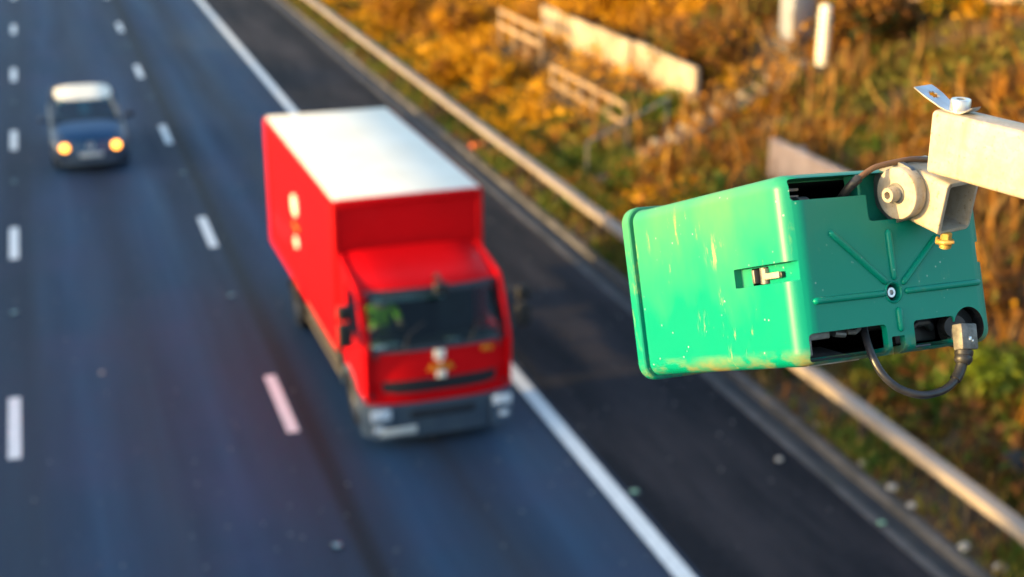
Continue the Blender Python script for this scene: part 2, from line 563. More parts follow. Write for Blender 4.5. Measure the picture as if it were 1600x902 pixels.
# drainage channel: pale concrete edge, sunk dark channel, pale kerb
b = MB(); b.prism([(9.02, -0.12), (9.02, 0.006), (9.15, 0.008), (9.17, -0.06), (9.17, -0.12)], 'y', -20, 320)
kind(b.build('channel_edge', M['kerb'], smooth=0), 'structure')
kind(sheet('drainage_channel', 9.16, 9.46, -0.055, M['channel']), 'structure')
b = MB()
kerb = None
b.prism([(9.45, -0.12), (9.45, 0.035), (9.48, 0.06), (9.57, 0.06), (9.58, -0.12)], 'y', -20, 320)
kerb = kind(b.build('kerb', M['kerb'], smooth=0), 'structure')

# markings: each dash is a part of the road
def dash_obj(x, y, L=2.1, w=0.17):
    b = MB()
    b.faces([(x - w / 2, y - L / 2, 0.005), (x + w / 2, y - L / 2, 0.005), (x + w / 2, y + L / 2, 0.005), (x - w / 2, y + L / 2, 0.005)], [(0, 1, 2, 3)])
    return b.build('lane_dash', M['paint'], road, smooth=0)
d0 = None
for lx, ys in ((-0.94, [1.6, 10.4] + [19.41 + 8.85 * i for i in range(14)]), (2.75, [1.2, 10.1] + [19.06 + 8.75 * i for i in range(14)])):
    for y in ys:
        if d0 is None:
            d0 = dash_obj(0, 0); o = d0
        else:
            o = d0.copy(); COL.objects.link(o); o.parent = road
        o.location = (lx, y, 0)
b = MB(); b.faces([(6.20, -20, 0.005), (6.42, -20, 0.005), (6.42, 320, 0.005), (6.20, 320, 0.005)], [(0, 1, 2, 3)])
b.build('edge_line', M['paint'], road, smooth=0)

# embankment
xs = np.concatenate([np.linspace(9.58, 12, 22), np.linspace(12.2, 24, 44), np.linspace(25, 70, 16)])
ys = np.concatenate([np.linspace(-20, 8, 12), np.linspace(8.4, 64, 150), np.linspace(66, 320, 40)])
X, Y = np.meshgrid(xs, ys)
Z = ground_z(X, Y) + rng.normal(0, 0.015, X.shape) * (X > 9.8)
nx, ny = len(xs), len(ys)
idx = np.arange(nx * ny).reshape(ny, nx)
F4 = np.stack([idx[:-1, :-1], idx[:-1, 1:], idx[1:, 1:], idx[1:, :-1]], -1).reshape(-1, 4)
kind(mesh_np('embankment', np.stack([X, Y, Z], -1).reshape(-1, 3), F4, [M['soil']]), 'structure')

# unseen bank beyond the other carriageway, added to shade the road
xs = np.concatenate([np.linspace(-26, -33, 15), np.linspace(-33.5, -60, 8)])
ys = np.linspace(-60, 320, 381)
X, Y = np.meshgrid(xs, ys)
crest = 5.25 + 0.22 * np.sin(Y * 0.21) + 0.16 * np.sin(Y * 0.57 + 1.0) + rng.normal(0, 0.10, Y.shape)
crest += 0.85 * np.clip((19.5 - Y) / 3.0, 0, 1) + rng.normal(0, 0.34, Y.shape) * (Y < 19.5)  # crest raised and roughened so its shadow dapples the near verge
Z = -0.02 + crest * np.clip((-26 - X) / 7.0, 0, 1)
nx, ny = len(xs), len(ys)
idx = np.arange(nx * ny).reshape(ny, nx)
F4 = np.stack([idx[:-1, :-1], idx[1:, :-1], idx[1:, 1:], idx[:-1, 1:]], -1).reshape(-1, 4)
kind(mesh_np('unseen_shade_bank', np.stack([X, Y, Z], -1).reshape(-1, 3), F4, [M['soil']]), 'structure')

# ------------------------------------------------------------------ scatter vegetation (uncountable)
def visible(P, mx=260, my=160):
    d = P - np.array([0, 0, CAM_H])
    zc = d @ np.array(FWD)
    u = 800 + LENS_PX * (d @ np.array(RGT)) / zc
    v = 451 - LENS_PX * (d @ np.array(UPV)) / zc
    return (zc > 1) & (u > -mx) & (u < 1600 + mx) & (v > -my) & (v < 902 + my)

def field(x, y, s, ph):
    return (np.sin(x * 1.3 * s + ph) * np.cos(y * 0.9 * s - ph * 1.7) + np.sin((x + y) * 0.7 * s + 2.1 * ph) + np.cos((x - 1.4 * y) * 0.53 * s + ph)) / 3

def spots(n, x0, x1, y0, y1):
    x = rng.uniform(x0, x1, n); y = y0 + (y1 - y0) * rng.random(n) ** 1.4
    z = ground_z(x, y)
    P = np.stack([x, y, z], -1)
    return P[visible(P)]

def leaves(P, size, upright, name, mats, midx, curl=0.25, aspect=0.5):
    """bent leaf / blade cards (two quads each) with their foot or centre at P"""
    n = len(P)
    az = rng.uniform(0, 2 * np.pi, n)
    tilt = rng.normal(upright, 0.35, n)
    d = np.stack([np.cos(az) * np.cos(tilt), np.sin(az) * np.cos(tilt), np.sin(tilt)], -1)
    s = np.cross(d, rng.normal(size=(n, 3))); s /= np.linalg.norm(s, axis=1, keepdims=True) + 1e-9
    nn = np.cross(d, s)
    L = size * np.minimum(rng.lognormal(0, 0.35, n), 1.7)[:, None]
    Wd = L * aspect * rng.uniform(0.6, 1.3, (n, 1)) * 0.5
    mid = P + d * L * 0.5 + nn * L * curl * 0.4
    tip = P + d * L - nn * L * curl * 0.3
    V = np.stack([P - s * Wd * 0.5, P + s * Wd * 0.5, mid + s * Wd, mid - s * Wd, tip + s * Wd * 0.25, tip - s * Wd * 0.25], 1).reshape(-1, 3)
    base = (np.arange(n) * 6)[:, None]
    F = np.concatenate([base + np.array([[0, 1, 2, 3]]), base + np.array([[3, 2, 4, 5]])], 1).reshape(-1, 4)
    mi = np.repeat(midx, 2)
    return V, F, mi

def stuff(name, P, size, upright, mats, midx, curl=0.25, aspect=0.5):
    V, F, mi = leaves(P, size, upright, name, mats, midx, curl, aspect)
    return kind(mesh_np(name, V, F, mats, mi), 'stuff')

def pick(n, w):
    return rng.choice(len(w), n, p=np.array(w) / sum(w))

def clear(P):
    """keeps the steps and the walking line along the handrails free of brush"""
    x, y = P[:, 0], P[:, 1]
    steps_ = (np.abs(y - 28.1) < 0.62) & (x > 10.9) & (x < 16.4) & (rng.random(len(P)) < np.where(x < 13.2, 0.97, 0.80))
    fx_ = 18.15 - (29.6 - y) * -0.194
    fence_ = (y < 29.7) & (y > 20) & (x > fx_ - 1.2) & (x < fx_ + 0.3) & (rng.random(len(P)) < 0.75)
    rails_ = (x > 11.9) & (x < 13.9) & (y > 29.2) & (y < 36.2) & (rng.random(len(P)) < 0.72)
    rails2 = (x > 12.5) & (x < 13.9) & (y >= 36.2) & (y < 41) & (rng.random(len(P)) < 0.8)
    column_ = (x > 15.2) & (x < 17.1) & (y > 28.6) & (y < 31.4) & (rng.random(len(P)) < 0.85)
    return ~(steps_ | rails_ | rails2 | column_ | fence_)

# verge grass by the road
P = spots(75000, 9.6, 12.2, 8, 62)
h = field(P[:, 0], P[:, 1], 2.2, 0.7) + 0.35 * field(P[:, 0], P[:, 1], 6, 2.0)
h = h + 0.35 * np.exp(-((P[:, 0] - 10.75) / 0.5) ** 2) * (P[:, 1] > 21) - 0.30 * (P[:, 1] < 20)
keep = rng.random(len(P)) < np.clip(0.55 + 0.8 * h, 0.12, 1)
P, h = P[keep], h[keep]
mi = np.where(h > rng.normal(0.05, 0.2, len(P)), pick(len(P), [5, 3, 0, 0.3]), pick(len(P), [1.0, 1.6, 2.2, 0.9]))
stuff('verge_grass', P, 0.16, 1.1, [L_GREEN, L_OLIVE, L_BROWN, L_STRAW], mi, 0.35, 0.22)
# fallen leaves and bracken on the slope
P = spots(150000, 10.8, 20.5, 8, 62)
h = 1.3 * field(P[:, 0], P[:, 1], 1.1, 1.9) + 0.8 * field(P[:, 0], P[:, 1], 3.7, 0.4)
far = np.clip((P[:, 1] - 26) / 12, -0.3, 1)
u = rng.random(len(P))
warm = h + 1.25 * far - 0.12 - 0.35 * np.clip((19 - P[:, 1]) / 5, 0, 1) - 0.45 * ((P[:, 0] < 13.0) & (P[:, 1] < 31)) - 0.4 * ((P[:, 0] > 16.2) & (P[:, 1] < 30)) + rng.normal(0, 0.25, len(P))
mi = np.where(warm > 0.55, 0, np.where(warm > 0.12, 1, np.where(warm > -0.25, 2, np.where((P[:, 1] < 21) & (u < 0.62), 2, np.where(u < 0.8, 3, 4)))))
P[:, 2] += rng.random(len(P)) ** 2 * (0.22 + 0.35 * np.clip(h, 0, 1))
keep = clear(P) & (rng.random(len(P)) < np.clip(0.75 + 0.9 * field(P[:, 0], P[:, 1], 2.9, 5.1) - 0.35 * np.clip((20 - P[:, 1]) / 4, 0, 1), 0.10, 1))
P, mi = P[keep], mi[keep]
stuff('bracken', P, 0.14, 0.45, [L_GOLD, L_ORANGE, L_BROWN, L_OLIVE, L_GREEN], mi, 0.35, 0.6)
# dry upright stalks
P = spots(22000, 11.6, 20.5, 9, 60)
h = field(P[:, 0], P[:, 1], 2.6, 3.3)
P = P[clear(P) & (rng.random(len(P)) < np.clip(0.35 + h, 0.03, 1))]
stuff('dry_stalks', P, 0.62, 1.3, [L_STRAW, L_BROWN, L_ORANGE], pick(len(P), [2, 2, 1.6]), 0.12, 0.06)
# soft weeds: green patches close to the guardrail
Pc = []
for (cx, cy, r, n) in ((12.1, 14.9, 0.4, 500), (11.5, 15.6, 0.35, 260), (12.6, 14.2, 0.35, 200), (11.3, 18.5, 0.4, 220), (10.9, 21.5, 0.5, 500), (11.6, 27.2, 0.45, 500),
                       (13.4, 29.8, 0.5, 700), (12.9, 31.0, 0.4, 500), (11.4, 29.6, 0.35, 300), (12.2, 24.6, 0.4, 350), (14.6, 22.6, 0.35, 350), (11.2, 12.8, 0.3, 120), (11.4, 16.9, 0.35, 200)):
    q = rng.normal(0, r * 0.55, (n, 3)); q[:, 0] += cx; q[:, 1] += cy
    q[:, 2] = ground_z(q[:, 0], q[:, 1]) + np.abs(q[:, 2]) * 0.7
    Pc.append(q)
P = np.concatenate(Pc)
stuff('green_weeds', P, 0.13, 0.6, [L_GREEN, leafy('bright_weed', (0.05, 0.13, 0.010), (0.11, 0.15, 0.010)), L_OLIVE], pick(len(P), [2.5, 2.2, 1]), 0.3, 0.5)

# ------------------------------------------------------------------ shrubs, each a thing
def shrub(name, label, cat, x, y, w, hgt, mats, weights, n, leaf=0.13, trunk=True, group=None):
    z = gz(x, y)
    t = thing(name, label, cat, (x, y, z), 0, group)
    b = MB()
    tips = []
    nl = 7
    for k in range(nl):
        a = k * 2 * math.pi / nl + random.uniform(-0.3, 0.3)
        rad = random.uniform(0.15, 0.48) * w
        tip = Vector((math.cos(a) * rad, math.sin(a) * rad, hgt * random.uniform(0.55, 0.95)))
        m1 = Vector((tip.x * 0.35, tip.y * 0.35, tip.z * 0.5)) + Vector((random.uniform(-.06, .06), random.uniform(-.06, .06), 0))
        b.tube([(0, 0, -0.05), m1, tip], [0.035, 0.022, 0.006], 6)
        tips.append(tip); tips.append(m1 + (tip - m1) * 0.5)
        for s in range(2):
            tw = m1.lerp(tip, 0.5) + Vector((random.uniform(-1, 1) * w * 0.25, random.uniform(-1, 1) * w * 0.25, random.uniform(0.0, 0.3) * hgt))
            b.tube([m1.lerp(tip, 0.4), tw], [0.012, 0.004], 5); tips.append(tw)
    b.build('stem', M['bark'], t)
    # leaf clumps around branch tips and through the volume
    cl = [np.array(v) for v in tips]
    for _ in range(10):
        a = random.uniform(0, 6.28); rr = math.sqrt(random.random()) * w * 0.5
        cl.append(np.array([math.cos(a) * rr, math.sin(a) * rr, hgt * random.uniform(0.12, 0.9) * (1 - 0.4 * (rr / (w * 0.5)) ** 2)]))
    cl = np.array(cl)
    which = rng.integers(0, len(cl), n)
    sig = w * rng.uniform(0.06, 0.13, len(cl))
    P = cl[which] + rng.normal(size=(n, 3)) * sig[which][:, None]
    P[:, 2] = np.abs(P[:, 2])
    cm = pick(len(cl), weights)
    mi = np.where(rng.random(n) < 0.7, cm[which], pick(n, weights))
    V, F, mi2 = leaves(P, leaf, 0.1, 'crown', mats, mi, 0.3, 0.6)
    mesh_np('crown', V, F, mats, mi2, t)
    return t

WARM = [L_GOLD, L_ORANGE, L_BROWN, L_OLIVE]
GRN = [L_OLIVE, L_DARK, L_GOLD, L_GREEN]
shrub('autumn_shrub', 'low golden yellow shrub growing just behind the steel guardrail, left of the handrails', 'shrub', 11.3, 39.3, 1.7, 0.8, WARM, [6, 2, .4, .8], 2600)
shrub('autumn_shrub', 'bright orange shrub at the left end of the upper handrail', 'shrub', 12.4, 43.2, 1.8, 1.1, WARM, [4, 4, 1, .4], 2600)
shrub('autumn_shrub', 'tall golden shrub between the two lengths of handrail', 'shrub', 12.0, 37.0, 1.5, 0.7, WARM, [5, 2.5, .6, .6], 2400)
shrub('autumn_shrub', 'orange brown shrub farthest up the verge, beside the far guardrail', 'shrub', 11.9, 48.0, 2.2, 1.2, WARM, [3, 5, 2, .6], 2800)
shrub('autumn_shrub', 'rust coloured shrub at the top edge above the guardrail', 'shrub', 12.6, 53.0, 2.4, 1.3, WARM, [3, 4, 2, 1], 2600)
shrub('large_autumn_bush', 'large glowing yellow bush hanging over the pale concrete retaining wall', 'bush', 15.75, 37.6, 3.3, 1.9, WARM, [10, 1.2, .1, .3], 8500, 0.16)
shrub('large_autumn_bush', 'round orange bush above the left end of the retaining wall', 'bush', 15.5, 41.6, 2.8, 1.6, WARM, [7, 4, .4, .3], 5500, 0.15)
shrub('evergreen_bush', 'dark green bush with yellow flecks right of the large yellow bush', 'bush', 17.5, 35.5, 2.4, 1.6, GRN, [3, 4, 2.2, 1.5], 4500, 0.13)
shrub('evergreen_bush', 'dark bush standing just left of the pale column', 'bush', 18.0, 33.0, 2.2, 1.5, GRN, [3, 4, 1.6, 1], 4000, 0.13)
shrub('bramble', 'dark brown bramble right beside the ribbed white post', 'bramble', 17.2, 27.2, 1.7, 1.0, [L_BROWN, L_DARK, L_OLIVE, L_ORANGE], [5, 2, 1, 1], 3000)
shrub('bramble', 'brown bramble spilling down behind the right end of the retaining wall', 'bramble', 15.2, 31.0, 1.9, 0.7, [L_BROWN, L_DARK, L_OLIVE, L_ORANGE], [5, 1, .6, 3], 2800)
shrub('hedge_bush', 'olive bush in front of the timber fence, at its left end', 'bush', 17.9, 28.6, 1.5, 0.8, GRN, [5, 1, 2, 1], 2600)
shrub('hedge_bush', 'yellow olive bush in the middle of the timber fence', 'bush', 18.8, 26.2, 1.5, 0.7, GRN, [5, .5, 4, 1], 2400)
shrub('hedge_bush', 'dark leafy bush by the timber fence at the right border of the view', 'bush', 19.6, 24.2, 1.6, 0.9, GRN, [3, 3, 1, 1], 2600)
shrub('weed_clump', 'lime green leafy weed behind the guardrail, below the hanging cable', 'plant', 12.0, 15.2, 0.9, 0.55, [leafy('lime_leaf', (0.14, 0.22, 0.012), (0.24, 0.24, 0.012)), L_GREEN, L_OLIVE], [4, 2, 1], 1100, 0.10)

# ------------------------------------------------------------------ guardrail
gr = thing('guardrail', 'long galvanised box beam guardrail along the grass verge', 'guardrail', (9.93, 0, 0))
prof = [(-0.09, 0.50), (-0.105, 0.515), (-0.105, 0.62), (-0.09, 0.635), (0.09, 0.635), (0.105, 0.62), (0.105, 0.515), (0.09, 0.50)]
b = MB(); b.prism(prof, 'y', -2.39, 2.39)
beam0 = b.build('rail_beam', M['rail_steel'], gr, 40)
b = MB(); b.box((0, 0, 0.5675), (0.220, 0.34, 0.145), 0.010)
joint0 = b.build('rail_joint', M['rail_steel'], gr, 40)
b = MB(); b.box((0, 0, 0.24), (0.11, 0.05, 0.54), 0.004); b.box((0, 0, 0.49), (0.16, 0.12, 0.012))
post0 = b.build('rail_post', simple('rusty_post', (0.07, 0.048, 0.03), 0.8, 0, (0.04, 0.026, 0.016), 9), gr, 40)
ygs = [4.2 + 4.8 * i for i in range(14)]
for i, y in enumerate(ygs):
    o = beam0 if i == 0 else beam0.copy()
    j = joint0 if i == 0 else joint0.copy()
    for q in (o, j):
        if i:
            COL.objects.link(q); q.parent = gr
    o.location = (0, y, random.uniform(-0.006, 0.006)); j.location = (0, y + 2.4, 0)
    for k in (0, 1):
        p = post0 if (i == 0 and k == 0) else post0.copy()
        if not (i == 0 and k == 0):
            COL.objects.link(p); p.parent = gr
        p.location = (0, y + 1.2 + 2.4 * k - 2.4, 0)

# ------------------------------------------------------------------ retaining wall of concrete panels
rw = thing('retaining_wall', 'low pale concrete panel retaining wall on the slope behind the handrails', 'wall', (14.05, 29.2, 0))
y = 0.0
for i, (L, dx, z1) in enumerate(((2.15, 0.06, 2.36), (1.55, 0.07, 2.38), (2.3, 0.0, 2.36), (2.1, -0.02, 2.35), (2.3, 0.0, 2.33))):
    b = MB(); b.box((dx, y + L / 2, (z1 + 1.0) / 2), (0.14, L - 0.03, z1 - 1.0), 0.015)
    b.build('panel', M['panel'], rw)
    y += L
b = MB(); b.box((0.0, y / 2, 1.2), (0.10, y - 0.3, 0.5))
b.build('footing', M['panel'], rw)

# handrails
def handrail(label, x, y0, y1, ztop, nposts, mat, rail_h=0.10):
    t = thing('handrail', label, 'handrail', (x, y0, 0))
    L = y1 - y0
    for z in (ztop, ztop - 0.42):
        b = MB(); b.box((-0.05, L / 2, z), (0.045, L + 0.1, rail_h), 0.006)
        b.build('rail', mat, t)
    for k in range(nposts):
        yy = L * k / (nposts - 1)
        zb = gz(x, y0 + yy) - 0.25
        b = MB(); b.box((0.022, yy, (zb + ztop) / 2), (0.09, 0.09, ztop - zb + 0.02), 0.006)
        b.build('post', mat, t)
    return t
handrail('weathered timber handrail on the left, two rails ending at a square post', 13.05, 36.9, 40.6, 2.08, 4, M['wood'], 0.13)
handrail('lower timber handrail in front of the retaining wall, ending near the steps', 12.65, 29.9, 34.9, 1.47, 6, M['wood'], 0.10)
# stairs
st = thing('steps', 'concrete steps climbing the embankment at right angles to the road', 'steps', (10.95, 28.1, 0))
nst = 16
step_bm = MB(); step_bm.box((0.17, 0, -0.20), (0.36, 0.85, 0.44), 0.02)
step0 = step_bm.build('step', M['step'], st)
for k in range(nst):
    o = step0 if k == 0 else step0.copy()
    if k:
        COL.objects.link(o); o.parent = st
    o.location = (k * 0.345 + random.uniform(-0.03, 0.03), random.uniform(-0.08, 0.08), 0.16 + k * 0.160 + random.uniform(-0.025, 0.015))
    o.rotation_euler = (random.uniform(-0.04, 0.04), random.uniform(-0.05, 0.05), random.uniform(-0.10, 0.10)); o.scale = (random.uniform(0.75, 1.0), random.uniform(0.7, 1.0), 1)
for s in (-1,):
    b = MB(); b.tube([(-0.1, s * 0.48, 0.10), (2.1, s * 0.48, 1.12), (4.9, s * 0.48, 2.42)], 0.07, 8)
    b.build('side_kerb', M['kerb'], st)
sr = thing('stair_rail', 'thin grey metal handrail rising along the far side of the steps', 'handrail', (11.2, 28.7, 0))
b = MB(); b.tube([(0.0, 0, 0.95), (1.0, 0, 1.40), (2.0, 0, 1.85)], 0.03, 8); b.build('rail', M['grey_steel'], sr)
for xx in (0.05, 1.0, 1.95):
    b = MB(); zz = gz(11.2 + xx, 28.7)
    b.tube([(xx, 0, zz - 0.2), (xx, 0, 0.95 + xx * 0.45)], 0.03, 8); b.build('post', M['grey_steel'], sr)
# pink slab low wall behind housing
hw = thing('headwall', 'pinkish concrete headwall slab showing above the green camera housing', 'wall', (13.1, 21.2, 0))
b = MB(); b.box((0, 0.0, 1.5), (0.16, 5.0, 1.18), 0.02); b.build('slab', M['pinkslab'], hw)
b = MB(); b.box((0.35, 2.35, 1.4), (0.56, 0.16, 1.0), 0.02); b.build('wing', M['pinkslab'], hw)

# pale column and ribbed post
col = thing('gantry_column', 'pale painted square steel column rising out of view at the top', 'column', (16.75, 29.5, gz(16.75, 29.5)))
b = MB(); b.box((0, 0, 1.95), (0.62, 0.62, 4.3), 0.03); b.build('shaft', M['leg_paint'], col)
b = MB(); b.box((0, 0, -0.10), (0.95, 0.95, 0.25), 0.02); b.build('base_plate', M['kerb'], col)
mp = thing('marker_post', 'ribbed white round topped post right of the pale column', 'post', (16.32, 27.55, gz(16.32, 27.55) + 0.06))
b = MB()
prof = [(0.0, -0.3), (0.125, -0.3)]
for k in range(9):
    z = 0.05 + k * 0.13
    prof += [(0.150, z), (0.150, z + 0.055), (0.095, z + 0.07), (0.095, z + 0.115)]
prof += [(0.14, 1.24), (0.12, 1.30), (0.07, 1.34), (0.0, 1.35)]
rings = [[(max(r, 0.001) * math.cos(a * 2 * math.pi / 18), max(r, 0.001) * math.sin(a * 2 * math.pi / 18), z) for a in range(18)] for r, z in prof]
b.loft(rings); b.build('ribbed_body', M['white_paint'], mp, 30)
b = MB(); b.cyl((0, 0, -0.2), (0, 0, 0.03), 0.20, 0.18, 18); b.build('base_collar', M['kerb'], mp)

# timber fence near the top right
tf = thing('timber_fence', 'weathered post and rail timber fence half hidden in the brush on the right', 'fence', (18.15, 29.6, 0), R(-169.0))
Lf = 9.6
fx = lambda yy: (18.15 + math.sin(R(-169.0)) * -yy, 29.6 + math.cos(R(-169.0)) * yy)
for k in range(6):
    yy = Lf * k / 5
    wx, wy = fx(yy); zb = gz(wx, wy)
    b = MB(); b.box((0, yy, zb + 0.35), (0.10, 0.10, 1.4), 0.008); b.build('post', M['wood'], tf)
for k in range(5):
    for h_ in (0.40, 0.74, 1.08):
        y0_, y1_ = Lf * k / 5, Lf * (k + 1) / 5
        za = gz(*fx(y0_)) + h_; zb = gz(*fx(y1_)) + h_
        b = MB(); b.box((0.07, (y0_ + y1_) / 2, (za + zb) / 2), (0.03, y1_ - y0_ - 0.01, 0.13), 0.004, Euler((math.atan2(zb - za, y1_ - y0_), 0, 0)).to_matrix())
        b.build('rail', M['wood'], tf)

# ------------------------------------------------------------------ small things on the verge and road
def stone(label, x, y, r, mat, name='stone', cat='stone', flat=0.6, group=None):
    bm = bmesh.new(); bmesh.ops.create_icosphere(bm, subdivisions=2, radius=r)
    for v in bm.verts:
        v.co *= random.uniform(0.82, 1.15); v.co.z *= flat
    me = bpy.data.meshes.new(name); bm.to_mesh(me); bm.free(); me.materials.append(mat)
    o = bpy.data.objects.new(name, me); COL.objects.link(o)
    zz = gz(x, y) if x > 9.5 else (0.0 if not 9.16 < x < 9.46 else -0.055)
    o.location = (x, y, zz + r * flat * 0.55); o.rotation_euler = (0, 0, random.uniform(0, 6))
    return tag(o, label, cat, group)
for lab, x, y, r in (('pale stone on the verge grass just below the green housing', 9.74, 15.8, 0.07),
                     ('dusty brown stone beside the guardrail, second down from the housing', 9.70, 14.55, 0.075),
                     ('pale pink stone on bare soil between kerb and guardrail, third down', 9.68, 13.86, 0.07),
                     ('greenish white stone near the kerb, left of a pale pink stone', 9.64, 13.36, 0.06),
                     ('white stone on the grass near the bottom edge, left of the last one', 9.66, 12.3, 0.07),
                     ('whitest stone, lying lowest beside the guardrail in the corner', 9.76, 11.74, 0.085),
                     ('round cream stone by the far guardrail, top left of the verge', 9.70, 46.1, 0.13)):
    stone(lab, x, y, r, M['rock'])
stone('bluish white crumpled litter on the grass below the left handrail', 11.37, 33.6, 0.13, M['paper'], 'litter', 'litter')
stone('pinkish crumpled litter next to bluish white litter below the handrail', 11.55, 33.0, 0.12, M['pinkslab'], 'litter', 'litter')
for lab, x, y, s in (('orange plastic scrap on the verge, the one farther from camera', 9.82, 32.4, 1.0), ('orange plastic scrap on the verge, the one nearer the camera', 9.98, 31.5, 1.15)):
    b = MB()
    b.loft([[(0.20 * s, -.05, 0), (0.17 * s, .12, 0.02), (-.05, .16, 0), (-.19 * s, .05, 0.01), (-.16, -.12, 0)], [(0.16 * s, -.04, 0.07), (0.13, .1, 0.10), (-.04, .12, 0.08), (-.14 * s, .04, 0.11), (-.12, -.09, 0.05)]])
    o = b.build('plastic_scrap', M['orange_plastic']); o.location = (x, y, gz(x, y) + 0.06)
    tag(o, lab, 'litter')
b = MB()
b.loft([[(0.30, -.15, 0), (0.22, .2, 0), (-.1, .26, 0), (-.30, .05, 0), (-.2, -.24, 0)], [(0.22, -.12, 0.16), (0.15, .15, 0.22), (-.08, .18, 0.17), (-.2, .04, 0.2), (-.14, -.16, 0.12)], [(0.08, -.04, 0.22), (0.05, .05, 0.27), (-.03, .06, 0.24), (-.06, .01, 0.25), (-.05, -.06, 0.2)]])
o = b.build('bin_bag', M['pit']); o.location = (11.25, 13.5, gz(11.25, 13.5))
tag(o, 'black bin bag dumped on the slope behind the near guardrail', 'rubbish bag')

def road_stud(label, x, y, mat, group=None, z=0.0):
    t = thing('road_stud', label, 'road stud', (x, y, z), 0, group)
    b = MB(); b.box((0, 0, 0.008), (0.13, 0.15, 0.018), 0.006); b.build('casing', M['rubber'], t)
    b = MB(); b.box((0, 0, 0.020), (0.085, 0.07, 0.016), 0.006); b.build('reflector', mat, t)
    return t
for x, y, lab in ((2.69, 14.73, 'bluish cat\'s eye stud on the lane line, lowest of all, near the bottom edge'), (2.69, 23.85, 'bluish cat\'s eye stud beside the red lorry\'s rear wheels'),
                  (2.76, 32.5, 'bluish cat\'s eye stud level with the rear of the red lorry\'s roof'), (2.76, 41.2, 'small cat\'s eye stud on the lane line just beyond the car'),
                  (2.76, 50.0, 'farthest cat\'s eye stud on the lane line right of the car'), (-0.94, 24.15, 'bluish cat\'s eye stud on the leftmost lane line, nearest the camera'),
                  (-0.94, 32.94, 'bluish cat\'s eye stud on the leftmost lane line, level with the car\'s bumper'), (-0.94, 41.7, 'bluish cat\'s eye stud on the leftmost lane line, beyond the car')):
    road_stud(lab, x, y, M['stud'], 'cats eyes along the lane lines')
road_stud('pale cat\'s eye stud just right of the solid white edge line', 6.56, 14.88, M['stud_green'])
road_stud('large pale green stud on the concrete channel edge beside the kerb', 9.10, 13.17, M['stud_green'], None, 0.008)
stone('lone grey pebble on the dark hard shoulder', 8.75, 15.12, 0.05, M['rock'], 'pebble', 'pebble', 0.6)
stone('grey pebble in the middle of the empty lane', 0.33, 21.0, 0.045, M['rock'], 'pebble', 'pebble', 0.5)
# tiny grit: uncountable
nG = 900
gp = np.stack([rng.uniform(-4, 9.0, nG), 9 + 45 * rng.random(nG) ** 1.3, np.full(nG, 0.004)], -1)
gs = rng.uniform(0.006, 0.022, nG)
tet = np.array([[1, 0, 0], [-.6, .8, 0], [-.5, -.8, 0], [0, 0, 0.9]])
V = (gp[:, None, :] + tet[None] * gs[:, None, None]).reshape(-1, 3)
T = np.array([[0, 1, 3], [1, 2, 3], [2, 0, 3]])
Fg = (np.arange(nG)[:, None, None] * 4 + T[None]).reshape(-1, 3)
kind(mesh_np('grit', V, Fg, [M['rock']]), 'stuff')

# ================================================================== THE LORRY
def wheel(parent, x, y, r, w, mt=M['tyre'], mr=M['rim'], side=1):
    e = bpy.data.objects.new('wheel', None); COL.objects.link(e); e.parent = parent; e.location = (x, y, r); e.empty_display_size = 0.1
    b = MB(); pr = [(r * 0.60, -w / 2), (r * 0.9, -w / 2), (r, -w * 0.36), (r, w * 0.36), (r * 0.9, w / 2), (r * 0.60, w / 2)]
    rings = [[(q, rr * math.cos(a * 2 * math.pi / 28), rr * math.sin(a * 2 * math.pi / 28)) for a in range(28)] for rr, q in pr]
    b.loft(rings, caps=False); b.loft([rings[-1], rings[0]], caps=False); b.build('tyre', mt, e)
    b = MB(); pr = [(0.001, w * 0.28), (r * 0.2, w * 0.28), (r * 0.24, w * 0.12), (r * 0.5, w * 0.10), (r * 0.6, w * 0.46), (r * 0.62, w * 0.48), (r * 0.61, -w * 0.4), (0.001, -w * 0.4)]
    rings = [[(q * side, rr * math.cos(a * 2 * math.pi / 28), rr * math.sin(a * 2 * math.pi / 28)) for a in range(28)] for rr, q in pr]
    b.loft(rings); b.build('rim', mr, e)
    return e

lorry = thing('lorry', 'red box lorry with white roof driving towards the camera', 'lorry', (4.62, 17.05, 0), R(0.6))
HW = 1.02                                    # half cab width
# cab sides with window opening
def cab_side(s):
    b = MB()
    x0, x1 = s * (HW - 0.05), s * HW
    for poly in ([(0.04, 0.72), (0.03, 1.42), (1.55, 1.42), (1.55, 0.95), (1.32, 0.95), (1.22, 0.80), (0.95, 0.72)],    # lower door and wing
                 [(0.03, 1.42), (0.40, 2.10), (0.50, 2.10), (0.16, 1.42)],                                             # A pillar
                 [(1.12, 1.42), (1.12, 2.10), (1.55, 2.10), (1.55, 1.42)],                                             # B pillar and rear quarter
                 [(0.40, 2.10), (0.52, 2.20), (1.50, 2.36), (1.55, 2.34), (1.55, 2.10)]):                              # roof edge
        b.prism(poly, 'x', x0, x1)
    return b.build('cab_side', M['red'], lorry, 30)
for s in (-1, 1):
    cab_side(s)
